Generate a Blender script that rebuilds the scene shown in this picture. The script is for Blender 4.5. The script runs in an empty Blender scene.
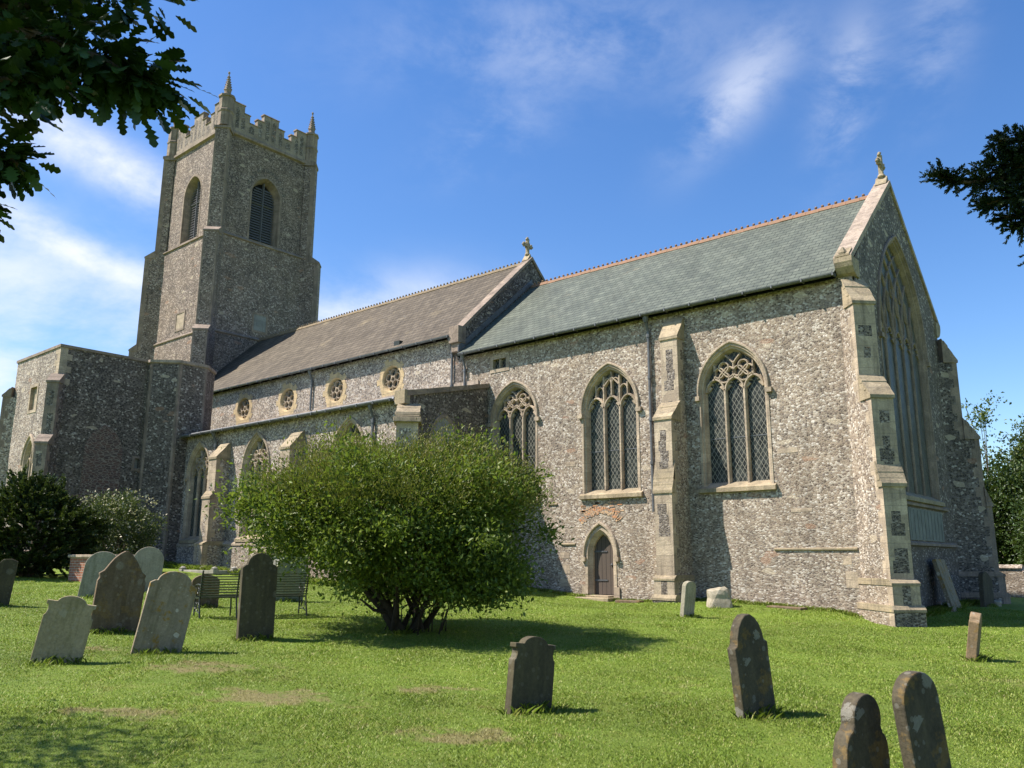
import bpy, bmesh, math, random
import numpy as np
from mathutils import Vector, Matrix
from mathutils.geometry import tessellate_polygon

random.seed(7); rng = np.random.default_rng(11)
S = bpy.context.scene
COL = S.collection
R_ = math.radians

# ------------------------------------------------------------------ camera, sky, sun, exposure
CAM = Vector((7.19, -23.087, 1.104))
PITCH, ROLL, YAW = R_(11.959), R_(0.2566), R_(-40.6166)
F = Vector((math.sin(YAW) * math.cos(PITCH), math.cos(YAW) * math.cos(PITCH), math.sin(PITCH)))
Rt = Vector((math.cos(YAW), -math.sin(YAW), 0)); Up = Rt.cross(F)
R2 = Rt * math.cos(ROLL) + Up * math.sin(ROLL); U2 = -Rt * math.sin(ROLL) + Up * math.cos(ROLL)
cam = bpy.data.objects.new('camera', bpy.data.cameras.new('camera'))
COL.objects.link(cam); S.camera = cam
cam.matrix_world = Matrix(((R2.x, U2.x, -F.x, CAM.x), (R2.y, U2.y, -F.y, CAM.y), (R2.z, U2.z, -F.z, CAM.z), (0, 0, 0, 1)))
cam.data.sensor_width = 36.0; cam.data.lens = 829.0 / 1024 * 36
cam.data.clip_start = 0.05; cam.data.clip_end = 6000

SUN_EL, SUN_AZ = R_(53), R_(228)
sv = Vector((math.sin(SUN_AZ) * math.cos(SUN_EL), math.cos(SUN_AZ) * math.cos(SUN_EL), math.sin(SUN_EL)))
sl = bpy.data.lights.new('sun', 'SUN'); sl.energy = 5.0; sl.angle = R_(0.53); sl.color = (1.0, 0.925, 0.84)
sun = bpy.data.objects.new('sun', sl); COL.objects.link(sun)
sun.rotation_euler = sv.to_track_quat('Z', 'Y').to_euler(); sun.location = (0, -20, 60)

S.view_settings.view_transform = 'Standard'; S.view_settings.look = 'None'
S.view_settings.exposure = 0.95; S.view_settings.gamma = 1.0; S.view_settings.use_curve_mapping = False
S.cycles.max_bounces = 8; S.cycles.diffuse_bounces = 4; S.cycles.transmission_bounces = 6; S.cycles.transparent_max_bounces = 8

W = bpy.data.worlds.new('World'); S.world = W; W.use_nodes = True
def build_world():
    nt = W.node_tree; N = nt.nodes; L = nt.links; N.clear()
    out = N.new('ShaderNodeOutputWorld'); bg = N.new('ShaderNodeBackground'); bg.inputs[1].default_value = 0.107
    sky = N.new('ShaderNodeTexSky'); sky.sky_type = 'NISHITA'; sky.sun_disc = False
    sky.sun_elevation = SUN_EL; sky.sun_rotation = SUN_AZ; sky.air_density = 1.0; sky.dust_density = 0.35; sky.ozone_density = 2.2
    tc = N.new('ShaderNodeTexCoord')
    def math_(op, a, b=None, c=None):
        m = N.new('ShaderNodeMath'); m.operation = op
        for i, v in enumerate((a, b, c)):
            if v is None: continue
            if isinstance(v, (int, float)): m.inputs[i].default_value = v
            else: L.new(v, m.inputs[i])
        return m.outputs[0]
    def dot(vec):
        m = N.new('ShaderNodeVectorMath'); m.operation = 'DOT_PRODUCT'; L.new(tc.outputs['Generated'], m.inputs[0]); m.inputs[1].default_value = vec
        return m.outputs['Value']
    # cirrus: a cloud sheet seen by direction, a few long wisps with feathered noise
    def noise(scale, sx, sy, sz, rot, detail=7, rough=0.62, off=0.0):
        mp = N.new('ShaderNodeMapping'); L.new(tc.outputs['Generated'], mp.inputs[0])
        mp.inputs['Rotation'].default_value = rot; mp.inputs['Scale'].default_value = (sx, sy, sz); mp.inputs['Location'].default_value = (off, off * 2, 0)
        n = N.new('ShaderNodeTexNoise'); L.new(mp.outputs[0], n.inputs['Vector']); n.inputs['Scale'].default_value = scale
        n.inputs['Detail'].default_value = detail; n.inputs['Roughness'].default_value = rough; n.inputs['Distortion'].default_value = 0.25
        return n.outputs['Fac']
    nz1 = noise(3.2, 1, 1, 2.4, (0.3, 0.5, 0.2)); nz2 = noise(7.5, 1.0, 1.0, 1.8, (0.2, -0.4, 0.7), off=3.1); nz3 = noise(2.1, 1, 1, 1.2, (0, 0, 0), 5, 0.55, 7.7)
    total = None
    def wisp(c, along, la, lb, amt, nz, lo, hi):
        nonlocal total
        c = Vector(c).normalized(); a = Vector(along); a = (a - c * a.dot(c)).normalized(); b = c.cross(a)
        da = math_('MULTIPLY', dot(a), 1 / la); db = math_('MULTIPLY', dot(b), 1 / lb)
        # let the noise bend the edges
        db = math_('ADD', db, math_('MULTIPLY', math_('SUBTRACT', nz3, 0.5), 1.6))
        r2 = math_('ADD', math_('MULTIPLY', da, da), math_('MULTIPLY', db, db))
        fall = math_('POWER', 2.718, math_('MULTIPLY', r2, -1.0))
        front = math_('GREATER_THAN', dot(c), 0.2)
        mr = N.new('ShaderNodeMapRange'); mr.interpolation_type = 'SMOOTHSTEP'; L.new(nz, mr.inputs[0])
        mr.inputs[1].default_value = lo; mr.inputs[2].default_value = hi; mr.inputs[3].default_value = 0.0; mr.inputs[4].default_value = 1.0
        v = math_('MULTIPLY', math_('MULTIPLY', math_('MULTIPLY', fall, mr.outputs[0]), front), amt)
        total = v if total is None else math_('ADD', total, v)
    Lh = Vector((0.76, 0.65, 0)); Vz = Vector((0, 0, 1))
    for w in CLOUDS(Lh, Vz): wisp(*w, nz=nz1 if w[4] >= 0.5 else nz2, lo=0.3 if w[4] >= .5 else 0.36, hi=0.72 if w[4] >= .5 else 0.68)
    tot = math_('MINIMUM', total, 0.93)
    hs = N.new('ShaderNodeHueSaturation'); hs.inputs['Hue'].default_value = 0.507; hs.inputs['Saturation'].default_value = 1.26; hs.inputs['Value'].default_value = 1.0
    L.new(sky.outputs[0], hs.inputs['Color'])
    mx = N.new('ShaderNodeMix'); mx.data_type = 'RGBA'; L.new(tot, mx.inputs[0]); L.new(hs.outputs[0], mx.inputs[6]); mx.inputs[7].default_value = (5.0, 5.2, 5.7, 1)
    L.new(mx.outputs[2], bg.inputs[0]); L.new(bg.outputs[0], out.inputs[0])
def CLOUDS(Lh, Vz):
    return [((-0.905, 0.31, 0.27), Vector((0.04, 0.15, -0.03)), 0.30, 0.07, 0.62),
            ((-0.92, 0.32, 0.16), Vector((0.05, 0.13, -0.01)), 0.40, 0.09, 1.15),
            ((-0.85, 0.34, 0.405), Vector((0.04, 0.17, -0.062)), 0.135, 0.026, 1.35),
            ((-0.89, 0.315, 0.325), Vector((0.04, 0.15, -0.05)), 0.16, 0.020, 0.9),
            ((-0.73, 0.61, 0.285), Vector((0.11, 0.11, 0.02)), 0.13, 0.04, 1.0),
            ((-0.355, 0.79, 0.495), Vector((0.12, 0.0, 0.08)), 0.075, 0.030, 0.49),
            ((-0.25, 0.84, 0.485), Vector((0.03, -0.02, 0.06)), 0.07, 0.026, 0.48),
            ((-0.16, 0.84, 0.52), Vector((0.03, -0.02, 0.06)), 0.08, 0.03, 0.25),
            ((-0.59, 0.65, 0.475), Vector((0.10, 0.03, 0.02)), 0.08, 0.035, 0.20),
            ((-0.50, 0.66, 0.555), Vector((0.10, 0.08, 0.0)), 0.20, 0.05, 0.26)]
build_world()

# ------------------------------------------------------------------ materials
MATS = {}
class NT:
    def __init__(s, name):
        s.m = bpy.data.materials.new(name); s.m.use_nodes = True; s.N = s.m.node_tree.nodes; s.L = s.m.node_tree.links
        s.p = s.N['Principled BSDF']; s.p.inputs['Specular IOR Level'].default_value = 0.25; s.out = s.N['Material Output']
        MATS[name] = s.m
    def n(s, t, **k):
        o = s.N.new(t)
        for a, v in k.items(): setattr(o, a, v)
        return o
    def put(s, sock, v):
        if hasattr(v, 'is_linked') or isinstance(v, bpy.types.NodeSocket): s.L.new(v, sock)
        else: sock.default_value = v
    def coord(s, kind='Object', scale=(1, 1, 1), loc=(0, 0, 0), rot=(0, 0, 0)):
        tc = s.n('ShaderNodeTexCoord'); mp = s.n('ShaderNodeMapping'); s.L.new(tc.outputs[kind], mp.inputs[0])
        mp.inputs['Scale'].default_value = scale; mp.inputs['Location'].default_value = loc; mp.inputs['Rotation'].default_value = rot
        return mp.outputs[0]
    def noise(s, vec, scale, detail=5, rough=0.55, dist=0.0, out='Fac'):
        o = s.n('ShaderNodeTexNoise'); s.L.new(vec, o.inputs['Vector']); o.inputs['Scale'].default_value = scale
        o.inputs['Detail'].default_value = detail; o.inputs['Roughness'].default_value = rough; o.inputs['Distortion'].default_value = dist
        return o.outputs[out]
    def voro(s, vec, scale, feature='F1', rand=1.0):
        o = s.n('ShaderNodeTexVoronoi', feature=feature); s.L.new(vec, o.inputs['Vector']); o.inputs['Scale'].default_value = scale; o.inputs['Randomness'].default_value = rand
        return o
    def ramp(s, fac, stops, interp='LINEAR'):
        o = s.n('ShaderNodeValToRGB'); o.color_ramp.interpolation = interp; e = o.color_ramp.elements
        while len(e) < len(stops): e.new(0.5)
        for i, (p, c) in enumerate(stops):
            e[i].position = p; e[i].color = (c, c, c, 1) if isinstance(c, (int, float)) else (*c, 1)
        s.L.new(fac, o.inputs[0]); return o.outputs[0]
    def mix(s, fac, a, b, blend='MIX'):
        o = s.n('ShaderNodeMix', data_type='RGBA', blend_type=blend)
        s.put(o.inputs[0], fac)
        for i, v in ((6, a), (7, b)):
            if isinstance(v, (tuple, list)): o.inputs[i].default_value = (*v[:3], 1)
            else: s.L.new(v, o.inputs[i])
        return o.outputs[2]
    def math(s, op, a, b=0.0):
        o = s.n('ShaderNodeMath', operation=op); s.put(o.inputs[0], a); s.put(o.inputs[1], b); return o.outputs[0]
    def bump(s, h, strength, dist):
        o = s.n('ShaderNodeBump'); o.inputs['Strength'].default_value = strength; o.inputs['Distance'].default_value = dist
        s.L.new(h, o.inputs['Height']); s.L.new(o.outputs[0], s.p.inputs['Normal'])
    def base(s, c, rough=0.85):
        if isinstance(c, (tuple, list)): s.p.inputs['Base Color'].default_value = (*c[:3], 1)
        else: s.L.new(c, s.p.inputs['Base Color'])
        if isinstance(rough, float): s.p.inputs['Roughness'].default_value = rough
        else: s.L.new(rough, s.p.inputs['Roughness'])

def mat_flint(name, scale, stops, mortar, mort_w=(0.03, 0.10), tone=1.0, course=True, warm=0.5):
    t = NT(name); v = t.coord(scale=(1, 1, 1.3))
    nz = t.noise(v, 3.0, 2, out='Color')
    szv = t.n('ShaderNodeSeparateXYZ'); t.L.new(v, szv.inputs[0])
    zb = t.math('ADD', szv.outputs[2], t.math('MULTIPLY', t.math('MINIMUM', t.math('SUBTRACT', szv.outputs[2], 3.4), 0.0), 0.55))
    cmb = t.n('ShaderNodeCombineXYZ'); t.L.new(szv.outputs[0], cmb.inputs[0]); t.L.new(szv.outputs[1], cmb.inputs[1]); t.L.new(zb, cmb.inputs[2]); vq = cmb.outputs[0]
    vd = t.mix(0.03, vq, nz, 'ADD')
    a = t.voro(vd, scale); e = t.voro(vd, scale, 'DISTANCE_TO_EDGE')
    sep = t.n('ShaderNodeSeparateColor'); t.L.new(a.outputs['Color'], sep.inputs[0])
    stone = t.ramp(sep.outputs[0], stops, 'CONSTANT')
    # each cobble has its own rind and core
    fine = t.noise(v, 34, 3); stone = t.mix(t.math('MULTIPLY', fine, 0.30), stone, (0.28, 0.23, 0.185))
    big = t.noise(v, 0.42, 4, 0.6); big2 = t.noise(v, 1.3, 4, 0.65)
    mcol = t.mix(big2, mortar, tuple(c * 0.72 for c in mortar))
    me = t.ramp(e.outputs['Distance'], [(mort_w[0], 0.0), (mort_w[1], 1.0)])
    c = t.mix(me, mcol, stone)
    c = t.mix(t.ramp(big, [(0.35, 0.0), (0.7, warm)]), c, t.mix(0.5, c, (0.36, 0.25, 0.15)), 'MIX')
    c = t.mix(1.0, c, t.ramp(big2, [(0.25, 0.62 * tone), (0.75, 1.18 * tone)]), 'MULTIPLY')
    damp = t.noise(t.coord(scale=(1.6, 1.6, 0.28)), 1.0, 5, 0.65)     # rain streaks and soot
    c = t.mix(1.0, c, t.ramp(damp, [(0.40, 1.0), (0.70, 0.70)]), 'MULTIPLY')
    # odd reddish bricks and pale patching stones
    sp = t.voro(t.coord(scale=(1, 1, 2.2), loc=(3, 1, 7)), 3.1); s2 = t.n('ShaderNodeSeparateColor'); t.L.new(sp.outputs['Color'], s2.inputs[0])
    c = t.mix(t.math('MULTIPLY', t.math('GREATER_THAN', s2.outputs[1], 0.99), 0.4), c, (0.36, 0.20, 0.12))
    c = t.mix(t.math('MULTIPLY', t.math('LESS_THAN', s2.outputs[2], 0.010), 0.5), c, (0.55, 0.46, 0.33))
    t.base(c, 0.8)
    t.bump(t.math('MINIMUM', e.outputs['Distance'], 0.22), 0.9, 0.4 / scale)
    return t.m
mat_flint('flint_chancel', 14.5, [(0, (0.07, 0.056, 0.05)), (0.12, (0.15, 0.115, 0.095)), (0.26, (0.31, 0.245, 0.185)), (0.42, (0.47, 0.405, 0.325)), (0.56, (0.20, 0.168, 0.148)), (0.68, (0.61, 0.55, 0.465)), (0.80, (0.29, 0.222, 0.165)), (0.9, (0.76, 0.70, 0.61))], (0.47, 0.39, 0.29), warm=0.5)
mat_flint('flint_nave', 14.0, [(0, (0.05, 0.046, 0.05)), (0.18, (0.16, 0.14, 0.135)), (0.34, (0.47, 0.41, 0.36)), (0.5, (0.22, 0.19, 0.175)), (0.66, (0.66, 0.60, 0.52)), (0.84, (0.34, 0.26, 0.195))], (0.47, 0.39, 0.30), warm=0.35)
mat_flint('flint_tower', 12.0, [(0, (0.03, 0.027, 0.03)), (0.22, (0.085, 0.070, 0.068)), (0.42, (0.22, 0.172, 0.15)), (0.6, (0.35, 0.278, 0.23)), (0.76, (0.12, 0.093, 0.086)), (0.89, (0.52, 0.445, 0.385))], (0.36, 0.278, 0.215), warm=0.4)
mat_flint('flint_shade', 11.5, [(0, (0.02, 0.018, 0.02)), (0.3, (0.055, 0.048, 0.048)), (0.5, (0.135, 0.115, 0.108)), (0.66, (0.25, 0.215, 0.19)), (0.8, (0.08, 0.068, 0.064)), (0.92, (0.50, 0.45, 0.39))], (0.235, 0.195, 0.155), warm=0.2)  # darker flint for walls turned from the sun, their shade put into the colour
mat_flint('flint_knapped', 14.0, [(0, (0.02, 0.019, 0.023)), (0.35, (0.06, 0.055, 0.057)), (0.6, (0.14, 0.125, 0.12)), (0.82, (0.36, 0.32, 0.28))], (0.34, 0.28, 0.21), warm=0.1)

def mat_ashlar(name, c1, c2, stain, lichen=0.25, rough=0.85, block=2.3):
    t = NT(name); v = t.coord()
    nz = t.noise(v, 1.6, 6, 0.65); fine = t.noise(v, 22, 4, 0.7)
    vb = t.voro(t.coord(scale=(1, 1, 1.3)), block); sep = t.n('ShaderNodeSeparateColor'); t.L.new(vb.outputs['Color'], sep.inputs[0])
    c = t.mix(sep.outputs[0], c1, c2)
    c = t.mix(t.ramp(nz, [(0.42, 0.0), (0.72, 0.8)]), c, stain)
    c = t.mix(t.ramp(t.noise(v, 7.0, 5, 0.7), [(0.60, 0.0), (0.72, lichen)]), c, (0.44, 0.36, 0.16))
    c = t.mix(1.0, c, t.ramp(fine, [(0.3, 0.74), (0.7, 1.14)]), 'MULTIPLY')
    sx = t.n('ShaderNodeSeparateXYZ'); t.L.new(t.coord(), sx.inputs[0])
    zj = t.math('FRACT', t.math('DIVIDE', t.math('ADD', sx.outputs[2], t.math('MULTIPLY', nz, 0.03)), 0.31))
    c = t.mix(t.math('MULTIPLY', t.math('LESS_THAN', zj, 0.06), 0.42), c, (0.20, 0.17, 0.13))
    strk = t.noise(t.coord(scale=(5, 5, 0.45)), 1.3, 6, 0.7)
    c = t.mix(t.ramp(strk, [(0.50, 0.0), (0.72, 0.62)]), c, tuple(x * 0.42 for x in stain))
    t.base(c, rough); t.bump(t.math('ADD', t.math('ADD', fine, t.math('MULTIPLY', nz, 2.0)), t.math('GREATER_THAN', zj, 0.06)), 0.5, 0.025)
    return t.m
mat_ashlar('limestone', (0.54, 0.435, 0.31), (0.36, 0.285, 0.205), (0.24, 0.195, 0.145))
mat_ashlar('parapet_stone', (0.37, 0.30, 0.23), (0.27, 0.215, 0.165), (0.15, 0.125, 0.10), 0.2)
mat_ashlar('ochre_stone', (0.58, 0.43, 0.24), (0.48, 0.36, 0.20), (0.36, 0.28, 0.17), 0.1)
mat_ashlar('weathering_stone', (0.43, 0.345, 0.225), (0.31, 0.245, 0.155), (0.17, 0.145, 0.10), 0.6)
mat_ashlar('tower_stone', (0.34, 0.262, 0.20), (0.24, 0.185, 0.142), (0.15, 0.118, 0.095), 0.3)
mat_ashlar('coping_stone', (0.44, 0.35, 0.27), (0.32, 0.255, 0.20), (0.19, 0.155, 0.12), 0.45, block=5)
mat_ashlar('blocked_infill', (0.30, 0.29, 0.26), (0.26, 0.25, 0.22), (0.20, 0.19, 0.17), 0.1)
mat_ashlar('gravestone_slab', (0.38, 0.36, 0.31), (0.33, 0.31, 0.27), (0.2, 0.2, 0.16), 0.3)

def mat_slate(name, row, wid, cols, spots, rough=0.62):
    t = NT(name); v = t.coord('UV')
    b = t.n('ShaderNodeTexBrick'); t.L.new(v, b.inputs['Vector']); b.inputs['Scale'].default_value = 1.0
    b.inputs['Row Height'].default_value = row; b.inputs['Brick Width'].default_value = wid; b.inputs['Mortar Size'].default_value = 0.012; b.inputs['Mortar Smooth'].default_value = 0.2
    b.inputs['Bias'].default_value = -0.1
    b.inputs['Color1'].default_value = (*cols[0], 1); b.inputs['Color2'].default_value = (*cols[1], 1); b.inputs['Mortar'].default_value = (*cols[2], 1); b.offset = 0.5
    w = t.n('ShaderNodeTexWhiteNoise', noise_dimensions='2D')
    sx = t.n('ShaderNodeSeparateXYZ'); t.L.new(v, sx.inputs[0])
    r = t.math('DIVIDE', sx.outputs[1], row); fr = t.math('FRACT', r); fl = t.math('FLOOR', r)
    odd = t.math('MULTIPLY', t.math('MODULO', fl, 2.0), 0.5)
    cx = t.math('FLOOR', t.math('ADD', t.math('DIVIDE', sx.outputs[0], wid), odd))
    cv = t.n('ShaderNodeCombineXYZ'); t.L.new(cx, cv.inputs[0]); t.L.new(fl, cv.inputs[1]); t.L.new(cv.outputs[0], w.inputs['Vector'])
    c = t.mix(t.ramp(w.outputs['Value'], [(0, 0.0), (1, 1.0)]), b.outputs['Color'], t.mix(0.5, b.outputs['Color'], cols[3]))
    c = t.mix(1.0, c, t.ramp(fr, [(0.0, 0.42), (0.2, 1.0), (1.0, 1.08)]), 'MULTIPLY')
    n1 = t.noise(t.coord('UV', (1, 0.35, 1)), 1.5, 6, 0.65)
    c = t.mix(1.0, c, t.ramp(n1, [(0.25, 0.68), (0.75, 1.22)]), 'MULTIPLY')
    for (sc, lo, hi, amt, col) in spots:
        c = t.mix(t.math('MULTIPLY', t.ramp(t.noise(v, sc, 6, 0.68), [(lo, 0.0), (hi, 1.0)]), amt), c, col)
    t.base(c, rough)
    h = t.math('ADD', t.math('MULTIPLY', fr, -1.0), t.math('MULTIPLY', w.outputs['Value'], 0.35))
    t.bump(h, 1.0, 0.05)
    return t.m
mat_slate('green_slate', 0.25, 0.32, [(0.104, 0.118, 0.088), (0.138, 0.152, 0.115), (0.025, 0.03, 0.023), (0.058, 0.068, 0.054)], [(0.9, 0.63, 0.78, 0.5, (0.24, 0.19, 0.11)), (5, 0.64, 0.75, 0.3, (0.30, 0.31, 0.27))])
mat_slate('old_slate', 0.30, 0.26, [(0.098, 0.078, 0.052), (0.145, 0.118, 0.082), (0.02, 0.016, 0.011), (0.045, 0.035, 0.023)], [(0.55, 0.60, 0.74, 0.55, (0.27, 0.215, 0.12)), (1.7, 0.66, 0.76, 0.65, (0.42, 0.42, 0.40))], 0.8)
mat_slate('lead_sheet', 3.0, 0.6, [(0.25, 0.26, 0.27), (0.28, 0.29, 0.30), (0.14, 0.14, 0.15), (0.22, 0.23, 0.24)], [(3, 0.55, 0.8, 0.4, (0.42, 0.42, 0.41))], 0.5)

def mat_plain(name, col, rough=0.6, metal=0.0, var=0.25, scale=6.0, bump=0.0, col2=None, spec=0.25):
    t = NT(name); v = t.coord(); nz = t.noise(v, scale, 5, 0.65)
    c2 = col2 or tuple(x * (1 - var * 1.6) for x in col)
    t.base(t.mix(t.ramp(nz, [(0.35, 0.0), (0.7, 1.0)]), col, c2), rough); t.p.inputs['Metallic'].default_value = metal
    t.p.inputs['Specular IOR Level'].default_value = spec
    if bump: t.bump(t.noise(v, scale * 4, 4, 0.6), bump, 0.02)
    return t.m
mat_plain('cast_iron', (0.10, 0.105, 0.11), 0.5, 0.0, 0.3, 9)
mat_plain('lead_pipe', (0.16, 0.165, 0.17), 0.5, 0.2, 0.3, 5)
mat_plain('terracotta', (0.26, 0.135, 0.08), 0.8, 0, 0.3, 9, 0.3, (0.17, 0.12, 0.07))
mat_plain('mossy_ridge', (0.22, 0.165, 0.095), 0.85, 0, 0.3, 7, 0.3, (0.13, 0.10, 0.068))
mat_plain('louvre_slate', (0.14, 0.14, 0.15), 0.6, 0, 0.3, 12)
mat_plain('black_paint', (0.025, 0.03, 0.027), 0.45, 0.0, 0.3, 14, 0.1, (0.05, 0.055, 0.04))
mat_plain('bench_slat', (0.04, 0.055, 0.035), 0.45, 0.0, 0.3, 14, 0.1, (0.075, 0.085, 0.05))
mat_plain('panel_board', (0.19, 0.20, 0.175), 0.6, 0.0, 0.25, 3.0)
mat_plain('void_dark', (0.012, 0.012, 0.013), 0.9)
mat_plain('bark', (0.10, 0.075, 0.05), 0.9, 0, 0.35, 12, 0.8, (0.05, 0.04, 0.03))
mat_plain('dark_bark', (0.06, 0.045, 0.03), 0.9, 0, 0.35, 12, 0.8, (0.03, 0.024, 0.017))
mat_plain('pale_bark', (0.16, 0.14, 0.11), 0.9, 0, 0.35, 10, 0.6)

def mat_brick():
    t = NT('red_brick'); v = t.coord('UV'); b = t.n('ShaderNodeTexBrick'); t.L.new(v, b.inputs['Vector']); b.inputs['Scale'].default_value = 1
    b.inputs['Row Height'].default_value = 0.075; b.inputs['Brick Width'].default_value = 0.225; b.inputs['Mortar Size'].default_value = 0.008
    b.inputs['Color1'].default_value = (0.42, 0.16, 0.085, 1); b.inputs['Color2'].default_value = (0.29, 0.12, 0.07, 1); b.inputs['Mortar'].default_value = (0.42, 0.37, 0.3, 1)
    c = t.mix(t.ramp(t.noise(v, 3, 5), [(0.5, 0.0), (0.8, 0.5)]), b.outputs['Color'], (0.16, 0.12, 0.09))
    t.base(c, 0.85); t.bump(b.outputs['Fac'], -0.5, 0.01)
mat_brick()
def mat_old_brick(name, c1, c2, amt):
    t = NT(name); v = t.coord(scale=(1, 1, 2.6)); a = t.voro(v, 5.0); sep = t.n('ShaderNodeSeparateColor'); t.L.new(a.outputs['Color'], sep.inputs[0])
    c = t.mix(sep.outputs[0], c1, c2); e = t.voro(v, 5.0, 'DISTANCE_TO_EDGE')
    c = t.mix(t.ramp(e.outputs['Distance'], [(0.03, 0.0), (0.09, 1.0)]), (0.24, 0.20, 0.16), c)
    t.base(c, 0.88); t.bump(e.outputs['Distance'], 0.5, 0.03)
mat_old_brick('patch_brick', (0.46, 0.21, 0.10), (0.50, 0.35, 0.21), 0.5)
mat_old_brick('infill_brick', (0.13, 0.075, 0.06), (0.08, 0.055, 0.05), 0.5)

def mat_glass():
    t = NT('leaded_glass'); v = t.coord('UV'); sx = t.n('ShaderNodeSeparateXYZ'); t.L.new(v, sx.inputs[0])
    s = 0.075
    p = t.math('ADD', t.math('DIVIDE', sx.outputs[0], s), t.math('DIVIDE', sx.outputs[1], s * 1.55)); q = t.math('SUBTRACT', t.math('DIVIDE', sx.outputs[0], s), t.math('DIVIDE', sx.outputs[1], s * 1.55))
    def line(x): return t.math('LESS_THAN', t.math('ABSOLUTE', t.math('SUBTRACT', t.math('FRACT', t.math('MULTIPLY', x, 0.5)), 0.5)), 0.062)
    lat = t.math('MAXIMUM', line(p), line(q))
    cv = t.n('ShaderNodeCombineXYZ'); t.L.new(t.math('FLOOR', t.math('MULTIPLY', p, 0.5)), cv.inputs[0]); t.L.new(t.math('FLOOR', t.math('MULTIPLY', q, 0.5)), cv.inputs[1])
    w = t.n('ShaderNodeTexWhiteNoise', noise_dimensions='2D'); t.L.new(cv.outputs[0], w.inputs['Vector'])
    pane = t.mix(w.outputs['Value'], (0.008, 0.010, 0.009), (0.05, 0.055, 0.048))
    t.base(t.mix(lat, pane, (0.19, 0.185, 0.15)), t.ramp(lat, [(0, 0.40), (1, 0.75)]))
    t.p.inputs['Specular IOR Level'].default_value = 0.18
    nrm = t.n('ShaderNodeBump'); nrm.inputs['Strength'].default_value = 0.7; nrm.inputs['Distance'].default_value = 0.02
    t.L.new(t.math('ADD', w.outputs['Value'], t.noise(v, 5, 2)), nrm.inputs['Height']); t.L.new(nrm.outputs[0], t.p.inputs['Normal'])
mat_glass()

def mat_oak():
    t = NT('weathered_oak'); v = t.coord(scale=(9, 9, 0.6)); nz = t.noise(v, 2.0, 6, 0.7)
    sx = t.n('ShaderNodeSeparateXYZ'); t.L.new(t.coord(), sx.inputs[0])
    gap = t.math('LESS_THAN', t.math('FRACT', t.math('DIVIDE', sx.outputs[0], 0.17)), 0.1)
    c = t.mix(nz, (0.06, 0.046, 0.036), (0.12, 0.095, 0.075)); c = t.mix(gap, c, (0.02, 0.017, 0.015))
    t.base(c, 0.8); t.bump(nz, 0.4, 0.01)
mat_oak()

def mat_headstone(name, c1, c2, moss, lich=(0.40, 0.37, 0.29), orange=0.0, white=0.4, seed=0, wscale=5.0):
    t = NT(name); v = t.coord(loc=(seed * 3.1, seed * 1.7, seed * 0.9)); fine = t.noise(v, 30, 5, 0.7); nz = t.noise(v, 3.0, 6, 0.65)
    streak = t.noise(t.coord(scale=(3, 3, 0.5), loc=(seed, seed, 0)), 4, 5, 0.6)
    c = t.mix(t.ramp(nz, [(0.35, 0.0), (0.68, 1.0)]), c1, c2)
    c = t.mix(t.ramp(streak, [(0.45, 0.0), (0.7, 0.75)]), c, moss)
    if orange: c = t.mix(t.math('MULTIPLY', t.ramp(t.noise(t.coord(loc=(seed, 4, 2)), 4.5, 5, 0.7), [(0.54, 0.0), (0.6, 1.0)]), orange), c, (0.27, 0.16, 0.035))
    vo = t.voro(t.coord(loc=(seed, 0, seed)), wscale); nd = t.math('ADD', vo.outputs['Distance'], t.math('MULTIPLY', fine, 0.42))
    sep = t.n('ShaderNodeSeparateColor'); t.L.new(vo.outputs['Color'], sep.inputs[0])
    rad = t.math('MULTIPLY', sep.outputs[0], 0.66); mask = t.math('MULTIPLY', t.math('LESS_THAN', nd, rad), t.math('GREATER_THAN', sep.outputs[1], 0.45))
    c = t.mix(t.math('MULTIPLY', mask, white), c, lich)
    v2 = t.voro(t.coord(loc=(seed + 5, 2, seed)), wscale * 3.2); sp2 = t.n('ShaderNodeSeparateColor'); t.L.new(v2.outputs['Color'], sp2.inputs[0])
    n2 = t.math('ADD', v2.outputs['Distance'], t.math('MULTIPLY', fine, 0.35)); m2 = t.math('MULTIPLY', t.math('LESS_THAN', n2, t.math('MULTIPLY', sp2.outputs[0], 0.62)), t.math('GREATER_THAN', sp2.outputs[1], 0.5))
    c = t.mix(t.math('MULTIPLY', m2, white * 0.75), c, tuple(x * 0.85 for x in lich))
    c = t.mix(1.0, c, t.ramp(fine, [(0.3, 0.75), (0.7, 1.15)]), 'MULTIPLY')
    t.base(c, 0.9); t.bump(t.math('ADD', fine, nz), 0.5, 0.015)
    return t.m

def mat_leaf(name, stops, trans=0.25, rough=0.5, spec=0.3):
    t = NT(name); g = t.n('ShaderNodeNewGeometry')
    c = t.ramp(g.outputs['Random Per Island'], stops)
    nz = t.noise(t.coord(), 1.1, 3); c = t.mix(1.0, c, t.ramp(nz, [(0.3, 0.78), (0.7, 1.18)]), 'MULTIPLY')
    t.base(c, rough); t.p.inputs['Specular IOR Level'].default_value = spec
    tr = t.n('ShaderNodeBsdfTranslucent'); ms = t.n('ShaderNodeMixShader'); ms.inputs[0].default_value = trans
    t.L.new(t.mix(0.4, c, (0.18, 0.25, 0.02)), tr.inputs[0]); t.L.new(t.p.outputs[0], ms.inputs[1]); t.L.new(tr.outputs[0], ms.inputs[2]); t.L.new(ms.outputs[0], t.out.inputs[0])
    return t.m
mat_leaf('shrub_leaf', [(0, (0.06, 0.10, 0.014)), (0.5, (0.115, 0.17, 0.024)), (0.85, (0.17, 0.225, 0.034)), (1, (0.26, 0.29, 0.055))], 0.4)
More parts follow.
